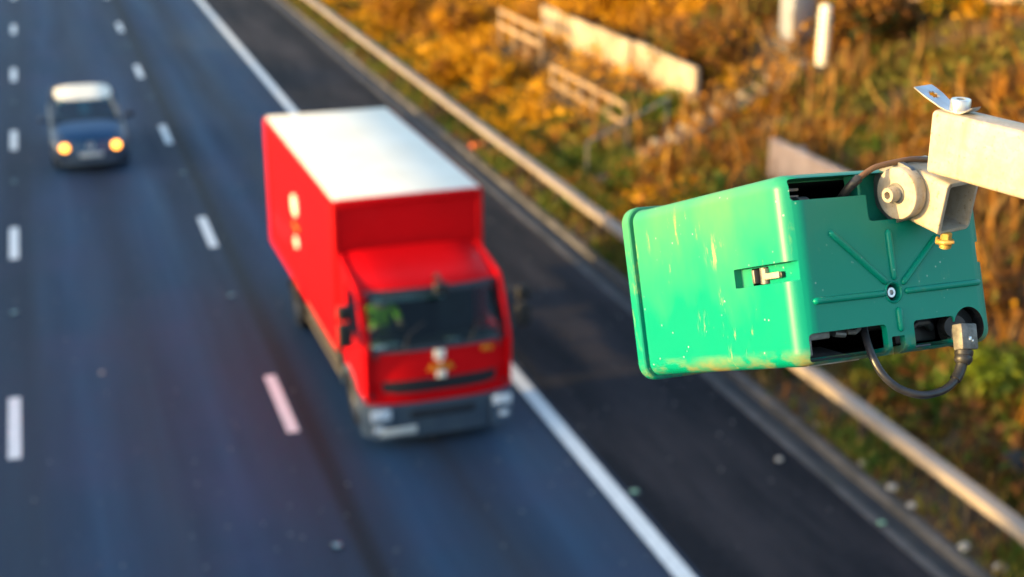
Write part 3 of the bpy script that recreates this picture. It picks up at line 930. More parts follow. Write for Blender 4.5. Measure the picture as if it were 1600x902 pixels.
# front panel, curved in plan
def curved(z0, z1, y0, y1, hw0, hw1, bow, th=0.05, n=12):
    """sheet bowed forward (towards -y) across x"""
    rings = []
    for (z, y, hw) in ((z0, y0, hw0), (z1, y1, hw1)):
        ring = []
        for i in range(n + 1):
            t = -1 + 2 * i / n
            ring.append((t * hw, y + bow * (abs(t) ** 3.2), z))
        ring += [(t[0], t[1] + th, t[2]) for t in reversed(ring)]
        rings.append(ring)
    return rings
b = MB()
b.loft(curved(0.66, 0.83, -0.02, -0.03, HW - 0.02, HW - 0.01, 0.14)); b.build('front_panel', M['red'], lorry, 40)
b = MB(); b.loft(curved(0.99, 1.40, -0.03, 0.02, HW - 0.01, HW - 0.02, 0.14)); b.build('bonnet_flap', M['red'], lorry, 40)
b = MB(); b.loft(curved(0.80, 1.01, -0.012, -0.008, HW - 0.03, HW - 0.03, 0.14, 0.04)); b.build('front_panel_core', M['red'], lorry, 40)
b = MB(); b.loft(curved(0.815, 0.995, -0.040, -0.042, HW - 0.24, HW - 0.22, 0.08, 0.03)); gri = b.build('grille', M['dark_trim'], lorry, 40)
for z in (0.87, 0.94):
    b = MB(); b.loft(curved(z - 0.012, z + 0.012, -0.055, -0.055, HW - 0.27, HW - 0.27, 0.075, 0.02)); b.build('slat', M['black'], gri, 40)
# roof
b = MB()
rings = []
for (y, z, hw) in ((0.40, 2.10, HW - 0.02), (0.46, 2.18, HW), (0.60, 2.235, HW), (1.0, 2.31, HW), (1.45, 2.38, HW), (1.56, 2.38, HW)):
    ring = [(t * hw, y + (0.10 * abs(t) ** 3 if y < 0.7 else 0), z - 0.10 * abs(t) ** 6) for t in np.linspace(-1, 1, 15)]
    ring += [(p[0] * 0.98, p[1] + 0.02, p[2] - 0.06) for p in reversed(ring)]
    rings.append(ring)
b.loft(rings); b.build('cab_roof', M['red'], lorry, 40)
b = MB(); b.box((0, 1.55, 1.55), (2 * HW - 0.12, 0.05, 1.5)); b.build('cab_back', M['seat'], lorry)
b = MB(); b.box((0, 0.80, 0.78), (2 * HW - 0.12, 1.45, 0.06)); b.build('cab_floor', M['dark_trim'], lorry)
# windscreen
b = MB()
ws = []
for (z, y, hw) in ((1.405, 0.005, HW - 0.05), (2.12, 0.405, HW - 0.08)):
    ws.append([(t * hw, y + 0.13 * abs(t) ** 3.2, z) for t in np.linspace(-1, 1, 15)])
b.loft(ws, caps=False, closed=False); b.build('windscreen', M['glass'], lorry, 60)
b = MB()   # black band round the glass
for (z0, y0, z1, y1) in ((1.395, -0.008, 1.455, 0.024), (2.06, 0.362, 2.135, 0.402)):
    b.loft(curved(z0, z1, y0, y1, HW - 0.045, HW - 0.05, 0.13, 0.012))
b.build('windscreen_seal', M['dark_trim'], lorry, 40)
for s in (-1, 1):
    b = MB(); b.loft([[(s * (HW - 0.005), 0.11, 1.40), (s * (HW - 0.09), 0.045, 1.40), (s * (HW - 0.09), 0.075, 1.40), (s * (HW - 0.02), 0.15, 1.40)],
                      [(s * (HW - 0.03), 0.50, 2.12), (s * (HW - 0.12), 0.445, 2.12), (s * (HW - 0.12), 0.475, 2.12), (s * (HW - 0.05), 0.54, 2.12)]])
    b.build('windscreen_pillar', M['red'] if s < 0 else M['dark_trim'], lorry, 40)
    b = MB(); b.prism([(0.20, 1.44), (0.52, 2.09), (1.11, 2.09), (1.11, 1.44)], 'x', s * (HW - 0.03), s * (HW - 0.022)); b.build('side_window', M['glass'], lorry)
    d = MB(); d.prism([(0.20, 0.84), (0.18, 1.40), (1.10, 1.40), (1.10, 1.02), (0.98, 0.84)], 'x', s * (HW - 0.002), s * (HW + 0.014)); dr = d.build('door', M['red'], lorry)
    b = MB(); b.box((s * (HW + 0.03), 0.98, 1.28), (0.03, 0.16, 0.035), 0.008); b.build('handle', M['black'], dr)
    # mirrors: tall main mirror and wide angle mirror on arms
    mx = s * (HW + 0.22)
    b = MB(); b.tube([(s * HW, 0.28, 2.02), (mx, 0.20, 2.08), (mx, 0.20, 1.50), (s * HW, 0.22, 1.50)], 0.018, 8); ma = b.build('mirror_arm', M['black'], lorry)
    b = MB(); b.box((mx, 0.19, 1.66), (0.20, 0.09, 0.34), 0.035, seg=3); b.build('mirror', M['pit'], lorry)
    b = MB(); b.box((mx, 0.19, 1.98), (0.19, 0.09, 0.20), 0.035, seg=3); b.build('mirror', M['pit'], lorry)
b = MB(); b.tube([(0.08, 0.50, 2.20), (0.06, 0.30, 2.34), (0.06, 0.14, 2.30)], 0.022, 8); b.box((0.06, 0.12, 2.20), (0.19, 0.08, 0.17), 0.035, seg=3)
b.build('kerb_mirror', M['black'], lorry)
for s in (-0.5, 0.42):
    b = MB(); b.tube([(s, -0.01, 1.43), (s + 0.10, 0.08, 1.62), (s + 0.34, 0.16, 1.74)], 0.010, 6); b.build('wiper', M['black'], lorry)
# front emblem: two white bars and a gold crest between
em = MB(); em.box((-0.02, -0.045, 1.335), (0.15, 0.012, 0.125), 0.004)
em.box((0.0, -0.050, 1.045), (0.13, 0.012, 0.10), 0.004)
em.box((-0.01, -0.049, 1.20), (0.06, 0.012, 0.10), 0.004)
em = em.build('emblem', M['white_paint'], lorry)
b = MB()
for k in range(3):
    b.box((-0.12 + 0.11 * k, -0.062, 1.17), (0.08, 0.012, 0.06 + 0.03 * (k == 1)), 0.004)
b.box((-0.01, -0.060, 1.13), (0.36, 0.012, 0.035), 0.004)
b.build('crest', M['yellow_print'], em)
b = MB(); b.box((0.66, 0.005, 1.32), (0.16, 0.02, 0.06), 0.006); b.build('badge', M['yellow_print'], lorry)
# bumper
b = MB(); b.loft(curved(0.18, 0.66, -0.06, -0.07, HW - 0.30, HW - 0.30, 0.05, 0.12)); b.build('bumper', M['bumper'], lorry, 40)
for s in (-1, 1):
    b = MB()
    rings = []
    for t in np.linspace(0, 1, 7):
        x = s * (HW - 0.32 + 0.36 * t); y = -0.06 + 0.22 * t ** 2.2
        rings.append([(x, y, 0.19), (x, y - 0.02, 0.45), (x, y, 0.66), (x, y + 0.14, 0.66), (x, y + 0.14, 0.19)])
    b.loft(rings); bc = b.build('bumper_corner', M['lightgrey'], lorry, 50)
    b = MB(); b.box((s * (HW - 0.17), -0.055, 0.55), (0.28, 0.05, 0.15), 0.02); b.build('headlight', M['lamp_lens'], lorry)
    b = MB(); b.box((s * (HW - 0.14), -0.05, 0.34), (0.14, 0.05, 0.08), 0.02); b.build('fog_light', M['lamp_lens'], lorry)
b = MB(); b.box((-0.62, -0.095, 0.31), (0.50, 0.016, 0.11), 0.004); b.build('number_plate', M['plate'], lorry)
b = MB(); b.box((0.0, -0.088, 0.52), (0.9, 0.02, 0.10), 0.004); b.build('air_intake', M['dark_trim'], lorry)
# wheel arches / steps (pale grey)
for s in (-1, 1):
    b = MB()
    rings = []
    for a in np.linspace(R(8), R(172), 12):
        cy, cz = 0.95 - math.cos(a) * 0.52, 0.40 + math.sin(a) * 0.50
        iy, iz = 0.95 - math.cos(a) * 0.44, 0.40 + math.sin(a) * 0.42
        rings.append([(s * (HW + 0.03), cy, cz), (s * (HW + 0.03), iy, iz), (s * (HW - 0.22), iy, iz), (s * (HW - 0.22), cy, cz)])
    b.loft(rings); b.build('wheel_arch', M['lightgrey'], lorry, 50)
    b = MB(); b.box((s * (HW - 0.03), 0.30, 0.52), (0.10, 0.30, 0.30), 0.02); b.build('step', M['lightgrey'], lorry)
# chassis, box body
b = MB()
for s in (-1, 1):
    b.box((s * 0.38, 3.6, 0.66), (0.07, 6.2, 0.18))
for y in (1.0, 2.2, 3.4, 5.0, 6.6):
    b.box((0, y, 0.66), (0.72, 0.08, 0.12))
b.box((0, 0.8, 0.55), (0.8, 0.9, 0.35), 0.04)
b.box((0, 0.95, 0.42), (1.7, 0.10, 0.10)); b.box((0, 5.0, 0.42), (1.7, 0.12, 0.12))
b.build('chassis', M['dark_trim'], lorry)
BX, BY0, BY1, BZ0, BZ1 = 1.09, 1.66, 7.15, 0.86, 3.08
bcx = 0.04
b = MB(); b.box((bcx, (BY0 + BY1) / 2, (BZ0 + BZ1) / 2), (2 * BX - 0.03, BY1 - BY0 - 0.03, BZ1 - BZ0 - 0.03)); box = b.build('box_body', M['red'], lorry)
for s in (-1, 1):                             # rounded corner posts
    for y in (BY0 + 0.03, BY1 - 0.03):
        b = MB(); b.box((bcx + s * (BX - 0.035), y, (BZ0 + BZ1) / 2), (0.10, 0.10, BZ1 - BZ0 - 0.02), 0.04, seg=4); b.build('corner_post', M['red'], box)
    b = MB(); b.box((bcx + s * (BX - 0.02), (BY0 + BY1) / 2, BZ1 - 0.05), (0.08, BY1 - BY0 - 0.1, 0.10), 0.03, seg=3); b.build('top_rail', M['red'], box)
    b = MB(); b.box((bcx + s * (BX - 0.015), (BY0 + BY1) / 2, BZ0 + 0.05), (0.06, BY1 - BY0, 0.13), 0.01); b.build('bottom_rail', M['red'], box)
b = MB(); b.box((bcx, BY0 + 0.01, BZ1 - 0.055), (2 * BX - 0.16, 0.08, 0.12), 0.02, seg=3); b.build('front_rail', M['red'], box)
b = MB(); b.box((bcx, (BY0 + BY1) / 2, BZ1 + 0.004), (2 * BX - 0.06, BY1 - BY0 - 0.06, 0.03), 0.012); b.build('box_roof', M['white_paint'], lorry)
b = MB(); b.box((bcx, BY1 + 0.01, (BZ0 + BZ1) / 2), (2 * BX - 0.2, 0.03, BZ1 - BZ0 - 0.2)); b.build('roller_door', M['red'], lorry)
# side emblem, blurred in the photograph: white shield over a smaller white mark (both sides)
for s in (-1, 1):
    b = MB()
    X0, X1 = bcx + s * (BX - 0.02), bcx + s * (BX + 0.004)
    b.prism([(4.42, 2.09), (4.42, 2.27), (4.50, 2.34), (4.62, 2.37), (4.77, 2.34), (4.86, 2.27), (4.86, 2.09), (4.63, 2.00)], 'x', X0, X1)
    sh = b.build('side_emblem', M['white_paint'], lorry)
    b = MB(); b.prism([(4.48, 1.53), (4.48, 1.61), (4.56, 1.67), (4.70, 1.67), (4.78, 1.61), (4.78, 1.53), (4.63, 1.48)], 'x', X0, X1)
    b.build('lower_emblem', M['white_paint'], sh)
    b = MB(); b.prism([(4.42, 1.80), (4.42, 1.86), (4.84, 1.86), (4.84, 1.80)], 'x', X0, X1); b.build('crest', M['yellow_print'], sh)
# side guards, tank, wheels
for s in (-1, 1):
    for z in (0.46, 0.66):
        b = MB(); b.box((s * (BX - 0.10), 3.0, z), (0.04, 2.5, 0.10), 0.008); b.build('side_guard', M['guard_grey'], lorry)
    for y in (1.95, 3.0, 4.05):
        b = MB(); b.box((s * (BX - 0.14), y, 0.62), (0.04, 0.06, 0.50)); b.build('guard_bracket', M['dark_trim'], lorry)
b = MB(); b.box((0.68, 2.6, 0.60), (0.45, 1.0, 0.42), 0.08, seg=3); b.build('fuel_tank', M['rim'], lorry)
for s in (-1, 1):
    wheel(lorry, s * (HW - 0.15), 0.95, 0.40, 0.24, side=s)
    wheel(lorry, s * (BX - 0.25), 5.0, 0.40, 0.40, side=s)
    b = MB(); rings = []
    for a in np.linspace(R(15), R(165), 8):
        rings.append([(s * (BX - 0.02), 5.0 - math.cos(a) * 0.50, 0.40 + math.sin(a) * 0.46), (s * (BX - 0.48), 5.0 - math.cos(a) * 0.50, 0.40 + math.sin(a) * 0.46), (s * (BX - 0.48), 5.0 - math.cos(a) * 0.47, 0.40 + math.sin(a) * 0.43), (s * (BX - 0.02), 5.0 - math.cos(a) * 0.47, 0.40 + math.sin(a) * 0.43)])
    b.loft(rings); b.build('rear_mudguard', M['black'], lorry)
# interior
b = MB(); b.box((0, 0.30, 1.30), (1.8, 0.42, 0.22), 0.05, seg=3); b.box((-0.55, 0.44, 1.42), (0.42, 0.2, 0.10), 0.03); b.build('dashboard', M['dash'], lorry)
for x in (-0.55, 0.55):
    b = MB(); b.box((x, 0.98, 1.10), (0.5, 0.5, 0.14), 0.05); b.box((x, 1.27, 1.48), (0.48, 0.14, 0.72), 0.05, Euler((R(-8), 0, 0)).to_matrix()); b.box((x, 1.33, 1.95), (0.28, 0.10, 0.20), 0.04); b.build('seat', M['seat'], lorry)
b = MB()
cpt = Vector((-0.55, 0.60, 1.52)); nrm = Vector((0, 0.55, 0.83)).normalized(); ax = Vector((1, 0, 0)); bx_ = nrm.cross(ax)
ring = [cpt + (ax * math.cos(a) + bx_ * math.sin(a)) * 0.21 for a in np.linspace(0, 2 * math.pi, 25)]
b.tube(ring, 0.018, 8, caps=False); b.tube([cpt - ax * 0.2, cpt + ax * 0.2], 0.016, 6); b.tube([cpt, cpt + Vector((0, -0.12, -0.25))], 0.03, 8); b.build('steering_wheel', M['black'], lorry)
b = MB(); b.box((-0.70, 0.24, 1.435), (0.38, 0.30, 0.02), 0.004, Euler((R(-14), 0, R(8))).to_matrix()); b.build('paper_sheet', M['paper'], lorry)
b = MB(); b.box((0.25, 0.20, 1.425), (0.20, 0.18, 0.015), 0.004, Euler((R(-12), 0, R(-14))).to_matrix()); b.build('paper_sheet', M['paper'], lorry)
b = MB(); b.box((-0.30, 0.455, 2.02), (1.0, 0.012, 0.13), 0.004); b.build('sun_visor', simple('visor', (0.42, 0.58, 0.60), 0.6), lorry)

# ------------------------------------------------------------------ the driver: one skinned body, hair and vest as children
def skinned(name, verts, edges, radii, mat, parent, sub=2, root=0):
    me = bpy.data.meshes.new(name); me.from_pydata([Vector(v) for v in verts], edges, []); me.update()
    o = bpy.data.objects.new(name, me); COL.objects.link(o); o.parent = parent
    sk = o.modifiers.new('skin', 'SKIN'); sk.use_smooth_shade = True
    sv = me.skin_vertices[0].data
    for i, r in enumerate(radii):
        rr = r if isinstance(r, tuple) else (r, r)
        sv[i].radius = rr; sv[i].use_root = (i == root)
    ss = o.modifiers.new('sub', 'SUBSURF'); ss.levels = sub; ss.render_levels = sub
    me.materials.append(mat)
    return o
drv = thing('person', 'driver in a yellow green hi-vis vest, hands on the lorry steering wheel', 'person', lorry.matrix_basis @ Vector((-0.55, 1.02, 1.17)), R(0.6))
V = [(0, 0, 0.06), (0, 0.05, 0.22), (0, 0.06, 0.38), (0, 0.05, 0.50), (0, 0.02, 0.58), (0, -0.01, 0.66), (0, -0.02, 0.74), (0, -0.015, 0.82)]
E_ = [(0, 1), (1, 2), (2, 3), (3, 4), (4, 5), (5, 6), (6, 7)]
Rr = [(0.15, 0.11), (0.14, 0.10), (0.15, 0.10), (0.13, 0.08), 0.05, (0.065, 0.075), (0.075, 0.095), (0.06, 0.075)]
def add(p, par, r):
    V.append(p); Rr.append(r); E_.append((par, len(V) - 1)); return len(V) - 1
add((0, -0.105, 0.725), 6, 0.014)                       # nose
for s in (-1, 1):
    add((s * 0.083, 0.0, 0.73), 6, (0.014, 0.02))       # ear
    sh_ = add((s * 0.18, 0.05, 0.48), 3, 0.058)
    el = add((s * 0.25, -0.12, 0.27), sh_, 0.043)
    wr = add((s * 0.19, -0.36, 0.36), el, 0.028)
    pm = add((s * 0.185, -0.42, 0.385), wr, (0.038, 0.018))
    for f_ in range(4):
        k = add((s * (0.215 - 0.02 * f_), -0.465, 0.40 + 0.004 * f_), pm, 0.009)
        k2 = add((s * (0.213 - 0.02 * f_), -0.475, 0.37), k, 0.008)
        add((s * (0.21 - 0.02 * f_), -0.455, 0.35), k2, 0.007)
    th = add((s * 0.155, -0.40, 0.40), wr, 0.010); add((s * 0.15, -0.44, 0.41), th, 0.009)
    hp = add((s * 0.10, -0.05, 0.04), 0, 0.09)
    kn = add((s * 0.14, -0.44, 0.02), hp, 0.065)
    an = add((s * 0.14, -0.50, -0.30), kn, 0.045)
    add((s * 0.15, -0.62, -0.33), an, 0.035)
skinned('body', V, E_, Rr, M['skin'], drv)
skinned('hi_vis_vest', [(0, 0, 0.07), (0, 0.05, 0.22), (0, 0.06, 0.38), (0, 0.05, 0.50), (-0.19, 0.05, 0.475), (-0.245, -0.09, 0.30), (0.19, 0.05, 0.475), (0.245, -0.09, 0.30)],
        [(0, 1), (1, 2), (2, 3), (3, 4), (4, 5), (3, 6), (6, 7)], [(0.165, 0.125), (0.157, 0.118), (0.165, 0.118), (0.13, 0.085), 0.07, 0.055, 0.07, 0.055], M['hivis'], drv)
skinned('trousers', [(0, 0, 0.05), (-0.10, -0.05, 0.04), (-0.14, -0.44, 0.02), (-0.14, -0.50, -0.26), (0.10, -0.05, 0.04), (0.14, -0.44, 0.02), (0.14, -0.50, -0.26)],
        [(0, 1), (1, 2), (2, 3), (0, 4), (4, 5), (5, 6)], [(0.165, 0.12), 0.10, 0.075, 0.058, 0.10, 0.075, 0.058], M['seat'], drv)
skinned('hair', [(0, 0.0, 0.82), (0, 0.04, 0.80), (0, 0.06, 0.74)], [(0, 1), (1, 2)], [(0.068, 0.05), (0.075, 0.055), (0.065, 0.045)], M['hair'], drv)
for s in (-1, 1):
    b = MB(); b.cyl((s * 0.03, -0.088, 0.745), (s * 0.03, -0.098, 0.745), 0.010, 0.008, 10); b.build('eye', M['white_paint'], drv)
b = MB(); b.box((0, -0.088, 0.672), (0.045, 0.02, 0.010), 0.004); b.build('mouth', simple('lips', (0.38, 0.14, 0.12), 0.5), drv)

# ================================================================== THE CAR
car = thing('car', 'small dark blue car with sky glare painted white on the roof and lit orange headlights', 'car', (0.80, 33.3, 0), 0)
def sect(y, hw, z0, z1, tuck=0.06, n=7):
    """closed section at y: rounded shoulder, tucked sill"""
    pts = [(-hw + tuck, z0), (-hw, z0 + 0.16), (-hw, z1 - 0.14), (-hw + 0.05, z1 - 0.04), (-hw + 0.16, z1)]
    pts += [(-p[0], p[1]) for p in reversed(pts)]
    return [(p[0], y, p[1]) for p in pts]
b = MB()
b.loft([sect(-0.02, 0.62, 0.30, 0.58), sect(0.04, 0.74, 0.22, 0.72), sect(0.16, 0.81, 0.20, 0.80), sect(0.45, 0.85, 0.20, 0.88), sect(0.95, 0.86, 0.20, 0.96), sect(1.6, 0.865, 0.20, 0.97),
        sect(3.0, 0.865, 0.20, 0.98), sect(3.7, 0.85, 0.22, 0.98), sect(3.95, 0.80, 0.30, 0.95), sect(4.0, 0.74, 0.36, 0.9)])
body = b.build('body', M['silver'], car, 50)
b = MB()   # bonnet, reflected sky put into its deep blue, sits proud of the wings
rings = []
for y, z, hw in ((0.03, 0.725, 0.46), (0.14, 0.815, 0.58), (0.45, 0.90, 0.66), (0.95, 0.982, 0.69)):
    ring = [(t * hw, y, z + 0.035 * (1 - t * t)) for t in np.linspace(-1, 1, 9)]
    ring += [(p[0], p[1] + 0.01, p[2] - 0.05) for p in reversed(ring)]
    rings.append(ring)
b.loft(rings); b.build('bonnet', M['blue_sky_tone'], car, 50)
b = MB(); b.loft(curved(0.44, 0.725, -0.055, 0.005, 0.50, 0.50, 0.06, 0.05)); b.build('grille', M['blue_sky_tone'], car, 40)
b = MB(); b.tube([(0.07 * math.cos(a), -0.065 + 0.01 * math.sin(a), 0.64 + 0.07 * math.sin(a)) for a in np.linspace(0, 2 * math.pi, 17)], 0.014, 6, caps=False)
b.tube([(-0.05, -0.068, 0.68), (0, -0.075, 0.58), (0.05, -0.068, 0.68)], 0.010, 6); b.build('badge', M['bright_steel'], car)
b = MB(); b.loft(curved(0.20, 0.45, -0.09, -0.075, 0.78, 0.78, 0.20, 0.10)); b.build('bumper', M['bumper'], car, 40)
b = MB(); b.box((0, -0.10, 0.44), (0.52, 0.02, 0.11), 0.004); b.build('number_plate', M['plate'], car)
for s in (-1, 1):
    e = MB(); rings = []
    for t in np.linspace(0, 1, 6):
        rr = 0.100 * math.cos(t * 1.35)
        rings.append([(s * 0.575 + rr * math.cos(a) , -0.01 + s * s * 0.0 - 0.055 * math.sin(t * 1.35), 0.61 + 0.95 * rr * math.sin(a)) for a in np.linspace(0, 2 * math.pi, 21)[:-1]])
    e.loft(rings); e.build('headlight', M['head_on'], car, 60)
    b = MB(); b.tube([(s * 0.86, 1.18, 0.98), (s * 0.93, 1.16, 1.03)], 0.025, 8); b.box((s * 1.0, 1.15, 1.05), (0.19, 0.10, 0.14), 0.04, seg=3)
    b.build('mirror', M['dark_trim'] if s > 0 else M['silver'], car)
# greenhouse: glass, pillars, roof
def gh(y, hw, z): return [(-hw, y, z), (hw, y, z)]
b = MB(); b.loft([[(t * 0.70, 0.92 + 0.10 * t * t, 1.00) for t in np.linspace(-1, 1, 9)], [(t * 0.57, 1.58 + 0.06 * t * t, 1.40) for t in np.linspace(-1, 1, 9)]], caps=False, closed=False)
b.build('windscreen', M['car_glass'], car, 60)
for s in (-1, 1):
    b = MB(); b.prism([(1.10, 0.98), (1.70, 1.37), (3.15, 1.37), (3.55, 0.98)], 'x', s * 0.0, s * 0.006)
    o = b.build('side_window', M['car_glass'], car)
    o.location = (s * 0.745, 0, 0); o.rotation_euler = (0, 0, 0)
    o.data.transform(Matrix.Translation((0, 0, 0.98)) @ Matrix.Rotation(R(-13 * s), 4, 'Y') @ Matrix.Translation((0, 0, -0.98)))
    o.location.x = s * 0.79
    for (ya, yb, wdt) in ((0.98, 1.63, 0.075), (2.35, 2.35, 0.06), (3.65, 3.18, 0.10)):
        b = MB(); b.tube([(s * 0.775, ya, 0.95), (s * 0.70, (ya + yb) / 2, 1.20), (s * 0.615, yb, 1.42)], wdt * 0.6, 8); b.build('pillar', M['silver'], car)
b = MB()
rings = []
for y, z, hw in ((1.54, 1.40, 0.58), (1.70, 1.45, 0.63), (2.1, 1.49, 0.66), (2.7, 1.48, 0.66), (3.15, 1.44, 0.63), (3.25, 1.38, 0.60)):
    ring = [(t * hw, y + (0.06 * t * t if y < 1.6 else 0), z - 0.07 * abs(t) ** 4) for t in np.linspace(-1, 1, 11)]
    ring += [(p[0] * 0.97, p[1] + 0.01, p[2] - 0.05) for p in reversed(ring)]
    rings.append(ring)
b.loft(rings); b.build('roof', M['white_paint'], car, 50)  # white colour stands in for bright sky reflected on the roof
b = MB(); b.loft([[(-0.60, 3.28, 1.37), (0.60, 3.28, 1.37)], [(-0.70, 3.70, 1.0), (0.70, 3.70, 1.0)]], caps=False, closed=False); b.build('rear_window', M['car_glass'], car)
b = MB(); b.box((0, 1.2, 0.98), (1.4, 0.5, 0.10), 0.03); b.build('dashboard', M['dash'], car)
for x in (-0.36, 0.36):
    b = MB(); b.box((x, 2.05, 1.0), (0.46, 0.14, 0.62), 0.05); b.box((x, 2.08, 1.34), (0.24, 0.1, 0.18), 0.04); b.build('seat', M['seat'], car)
for s in (-1, 1):
    for y in (0.78, 3.25):
        wheel(car, s * 0.76, y, 0.31, 0.20, side=s)

# ================================================================== THE ROADSIDE CAMERA (in sharp focus)
HM = Matrix(((0.98644406, 0.00441518, 0.16403849, 0.7190), (0.14967258, 0.38562661, -0.91043409, 1.0604),
             (-0.06727734, 0.92264437, 0.37973824, 8.1556), (0, 0, 0, 1)))
tc = thing('traffic_camera', 'weathered green plastic traffic camera housing hanging above the road', 'traffic camera', mat=HM)
W2, H2, LB = 0.115, 0.086, 0.273
def rrect(hw, hh, r, z, n=8):
    pts = []
    for (cx, cy, a0) in ((hw - r, hh - r, 0), (-hw + r, hh - r, 90), (-hw + r, -hh + r, 180), (hw - r, -hh + r, 270)):
        for k in range(n + 1):
            a = R(a0 + 90 * k / n)
            pts.append((cx + r * math.cos(a), cy + r * math.sin(a), z))
    return pts
def slim(b, obs=None):
    return b
b = MB()
rings = []
rc = 0.013
# rim with a groove behind it
for dz, g in ((-0.274, 0.0), (-0.2728, 0.0030), (-0.271, 0.0046), (-0.2625, 0.0048), (-0.2600, 0.0044), (-0.2588, 0.0030), (-0.2585, -0.0045), (-0.2567, -0.0045), (-0.2563, -0.0006), (-0.2548, 0.0008), (-0.252, 0.0010), (-0.246, 0.0004)):
    rings.append(rrect(W2 + g, H2 + g, rc + max(g, -0.001), dz))
for z in (-0.2, -0.15, -0.1, -0.06, -0.03):
    rings.append(rrect(W2, H2, rc, z))
for a in np.linspace(0, 88, 9):
    s_, c_ = math.sin(R(a)), math.cos(R(a))
    ix, iy = 0.022 * (1 - c_), 0.009 * (1 - c_)
    rings.append(rrect(W2 - ix, H2 - iy, max(rc - iy * 0.8, 0.003), -0.020 + 0.020 * s_))
b.loft(rings)
shell = b.build('housing', [M['green'], M['pit']], tc, 35)
cutters = []
def cutter(mb, mat):
    o = mb.build('cutter', mat, None, 0); o.matrix_world = HM; cutters.append(o)
def cbox(x0, x1, y0, y1, z0, z1, bev, mat):
    m_ = MB(); m_.box(((x0 + x1) / 2, (y0 + y1) / 2, (z0 + z1) / 2), (x1 - x0, y1 - y0, z1 - z0), bev, seg=3); cutter(m_, mat)
hollow = MB(); hollow.loft([rrect(W2 - 0.0115, H2 - 0.006, 0.009, z) for z in (-0.30, -0.10, -0.026)] + [rrect(W2 - 0.020, H2 - 0.008, 0.007, -0.007)]); cutter(hollow, M['pit'])
cbox(-0.1065, 0.088, 0.0615, 0.0812, -0.03, 0.03, 0.003, M['green'])
cbox(-0.0245, 0.078, 0.0375, 0.075, -0.03, 0.03, 0.004, M['green'])
cbox(-0.1055, -0.0195, -0.0825, -0.0570, -0.03, 0.03, 0.004, M['green'])
cbox(0.0125, 0.062, -0.0825, -0.0570, -0.03, 0.03, 0.004, M['green'])
cbox(-0.0150, 0.0005, -0.10, -0.0690, -0.018, 0.03, 0.0015, M['green'])
m_ = MB(); m_.cyl((0.0795, -0.0690, -0.03), (0.0795, -0.0690, 0.03), 0.0185, n=40); cutter(m_, M['pit'])
m_ = MB(); m_.cyl((-0.0065, -0.0290, -0.03), (-0.0065, -0.0290, 0.03), 0.0080, n=32); cutter(m_, M['green'])
cbox(0.1010, 0.14, -0.0100, 0.0098, -0.06, 0.03, 0.002, M['green'])
cbox(-0.14, -0.1062, -0.0088, 0.0090, -0.0895, 0.02, 0.0012, M['green'])
cbox(-0.14, -0.095, -0.0082, 0.0076, -0.0735, -0.0480, 0.001, M['pit'])
for c in cutters:
    md = shell.modifiers.new('cut', 'BOOLEAN'); md.operation = 'DIFFERENCE'; md.object = c; md.solver = 'EXACT'
    try:
        md.material_mode = 'TRANSFER'
    except Exception:
        pass
bpy.context.view_layer.update()
dg = bpy.context.evaluated_depsgraph_get()
me2 = bpy.data.meshes.new_from_object(shell.evaluated_get(dg))
old = shell.data
shell.modifiers.clear(); shell.data = me2
me2.polygons.foreach_set('use_smooth', [True] * len(me2.polygons)); me2.set_sharp_from_angle(angle=R(32))
for c in cutters:
    bpy.data.objects.remove(c)
bv = shell.modifiers.new('edge', 'BEVEL'); bv.width = 0.0009; bv.segments = 2; bv.limit_method = 'ANGLE'; bv.angle_limit = R(50)
wnm = shell.modifiers.new('wn', 'WEIGHTED_NORMAL'); wnm.keep_sharp = True

def cap_rib(p0, p1, r=0.0031, name='rib'):
    """rounded rib lying on the back face"""
    p0 = Vector((*p0, 0)); p1 = Vector((*p1, 0)); d = (p1 - p0).normalized()
    pth = [p0 - d * r * 0.98, p0 - d * r * 0.7, p0, p0 + d * 0.008, p1 - d * 0.008, p1, p1 + d * r * 0.7, p1 + d * r * 0.98]
    rr = [r * 0.2, r * 0.7, r, r, r, r, r * 0.7, r * 0.2]
    q = MB(); q.tube([(p.x, p.y, 0.0003) for p in pth], rr, 14)
    return q.build(name, M['green'], tc, 60)
for p0, p1 in (((-0.0693, 0.0295), (-0.0150, -0.0185)), ((-0.0040, 0.0256), (-0.0040, -0.0150)), ((0.0514, 0.0168), (0.0070, -0.0205)),
               ((0.0964, -0.0289), (0.0100, -0.0291)), ((-0.0953, -0.0290), (-0.0190, -0.0292)), ((-0.0031, -0.0459), (-0.0031, -0.0625))):
    cap_rib(p0, p1)
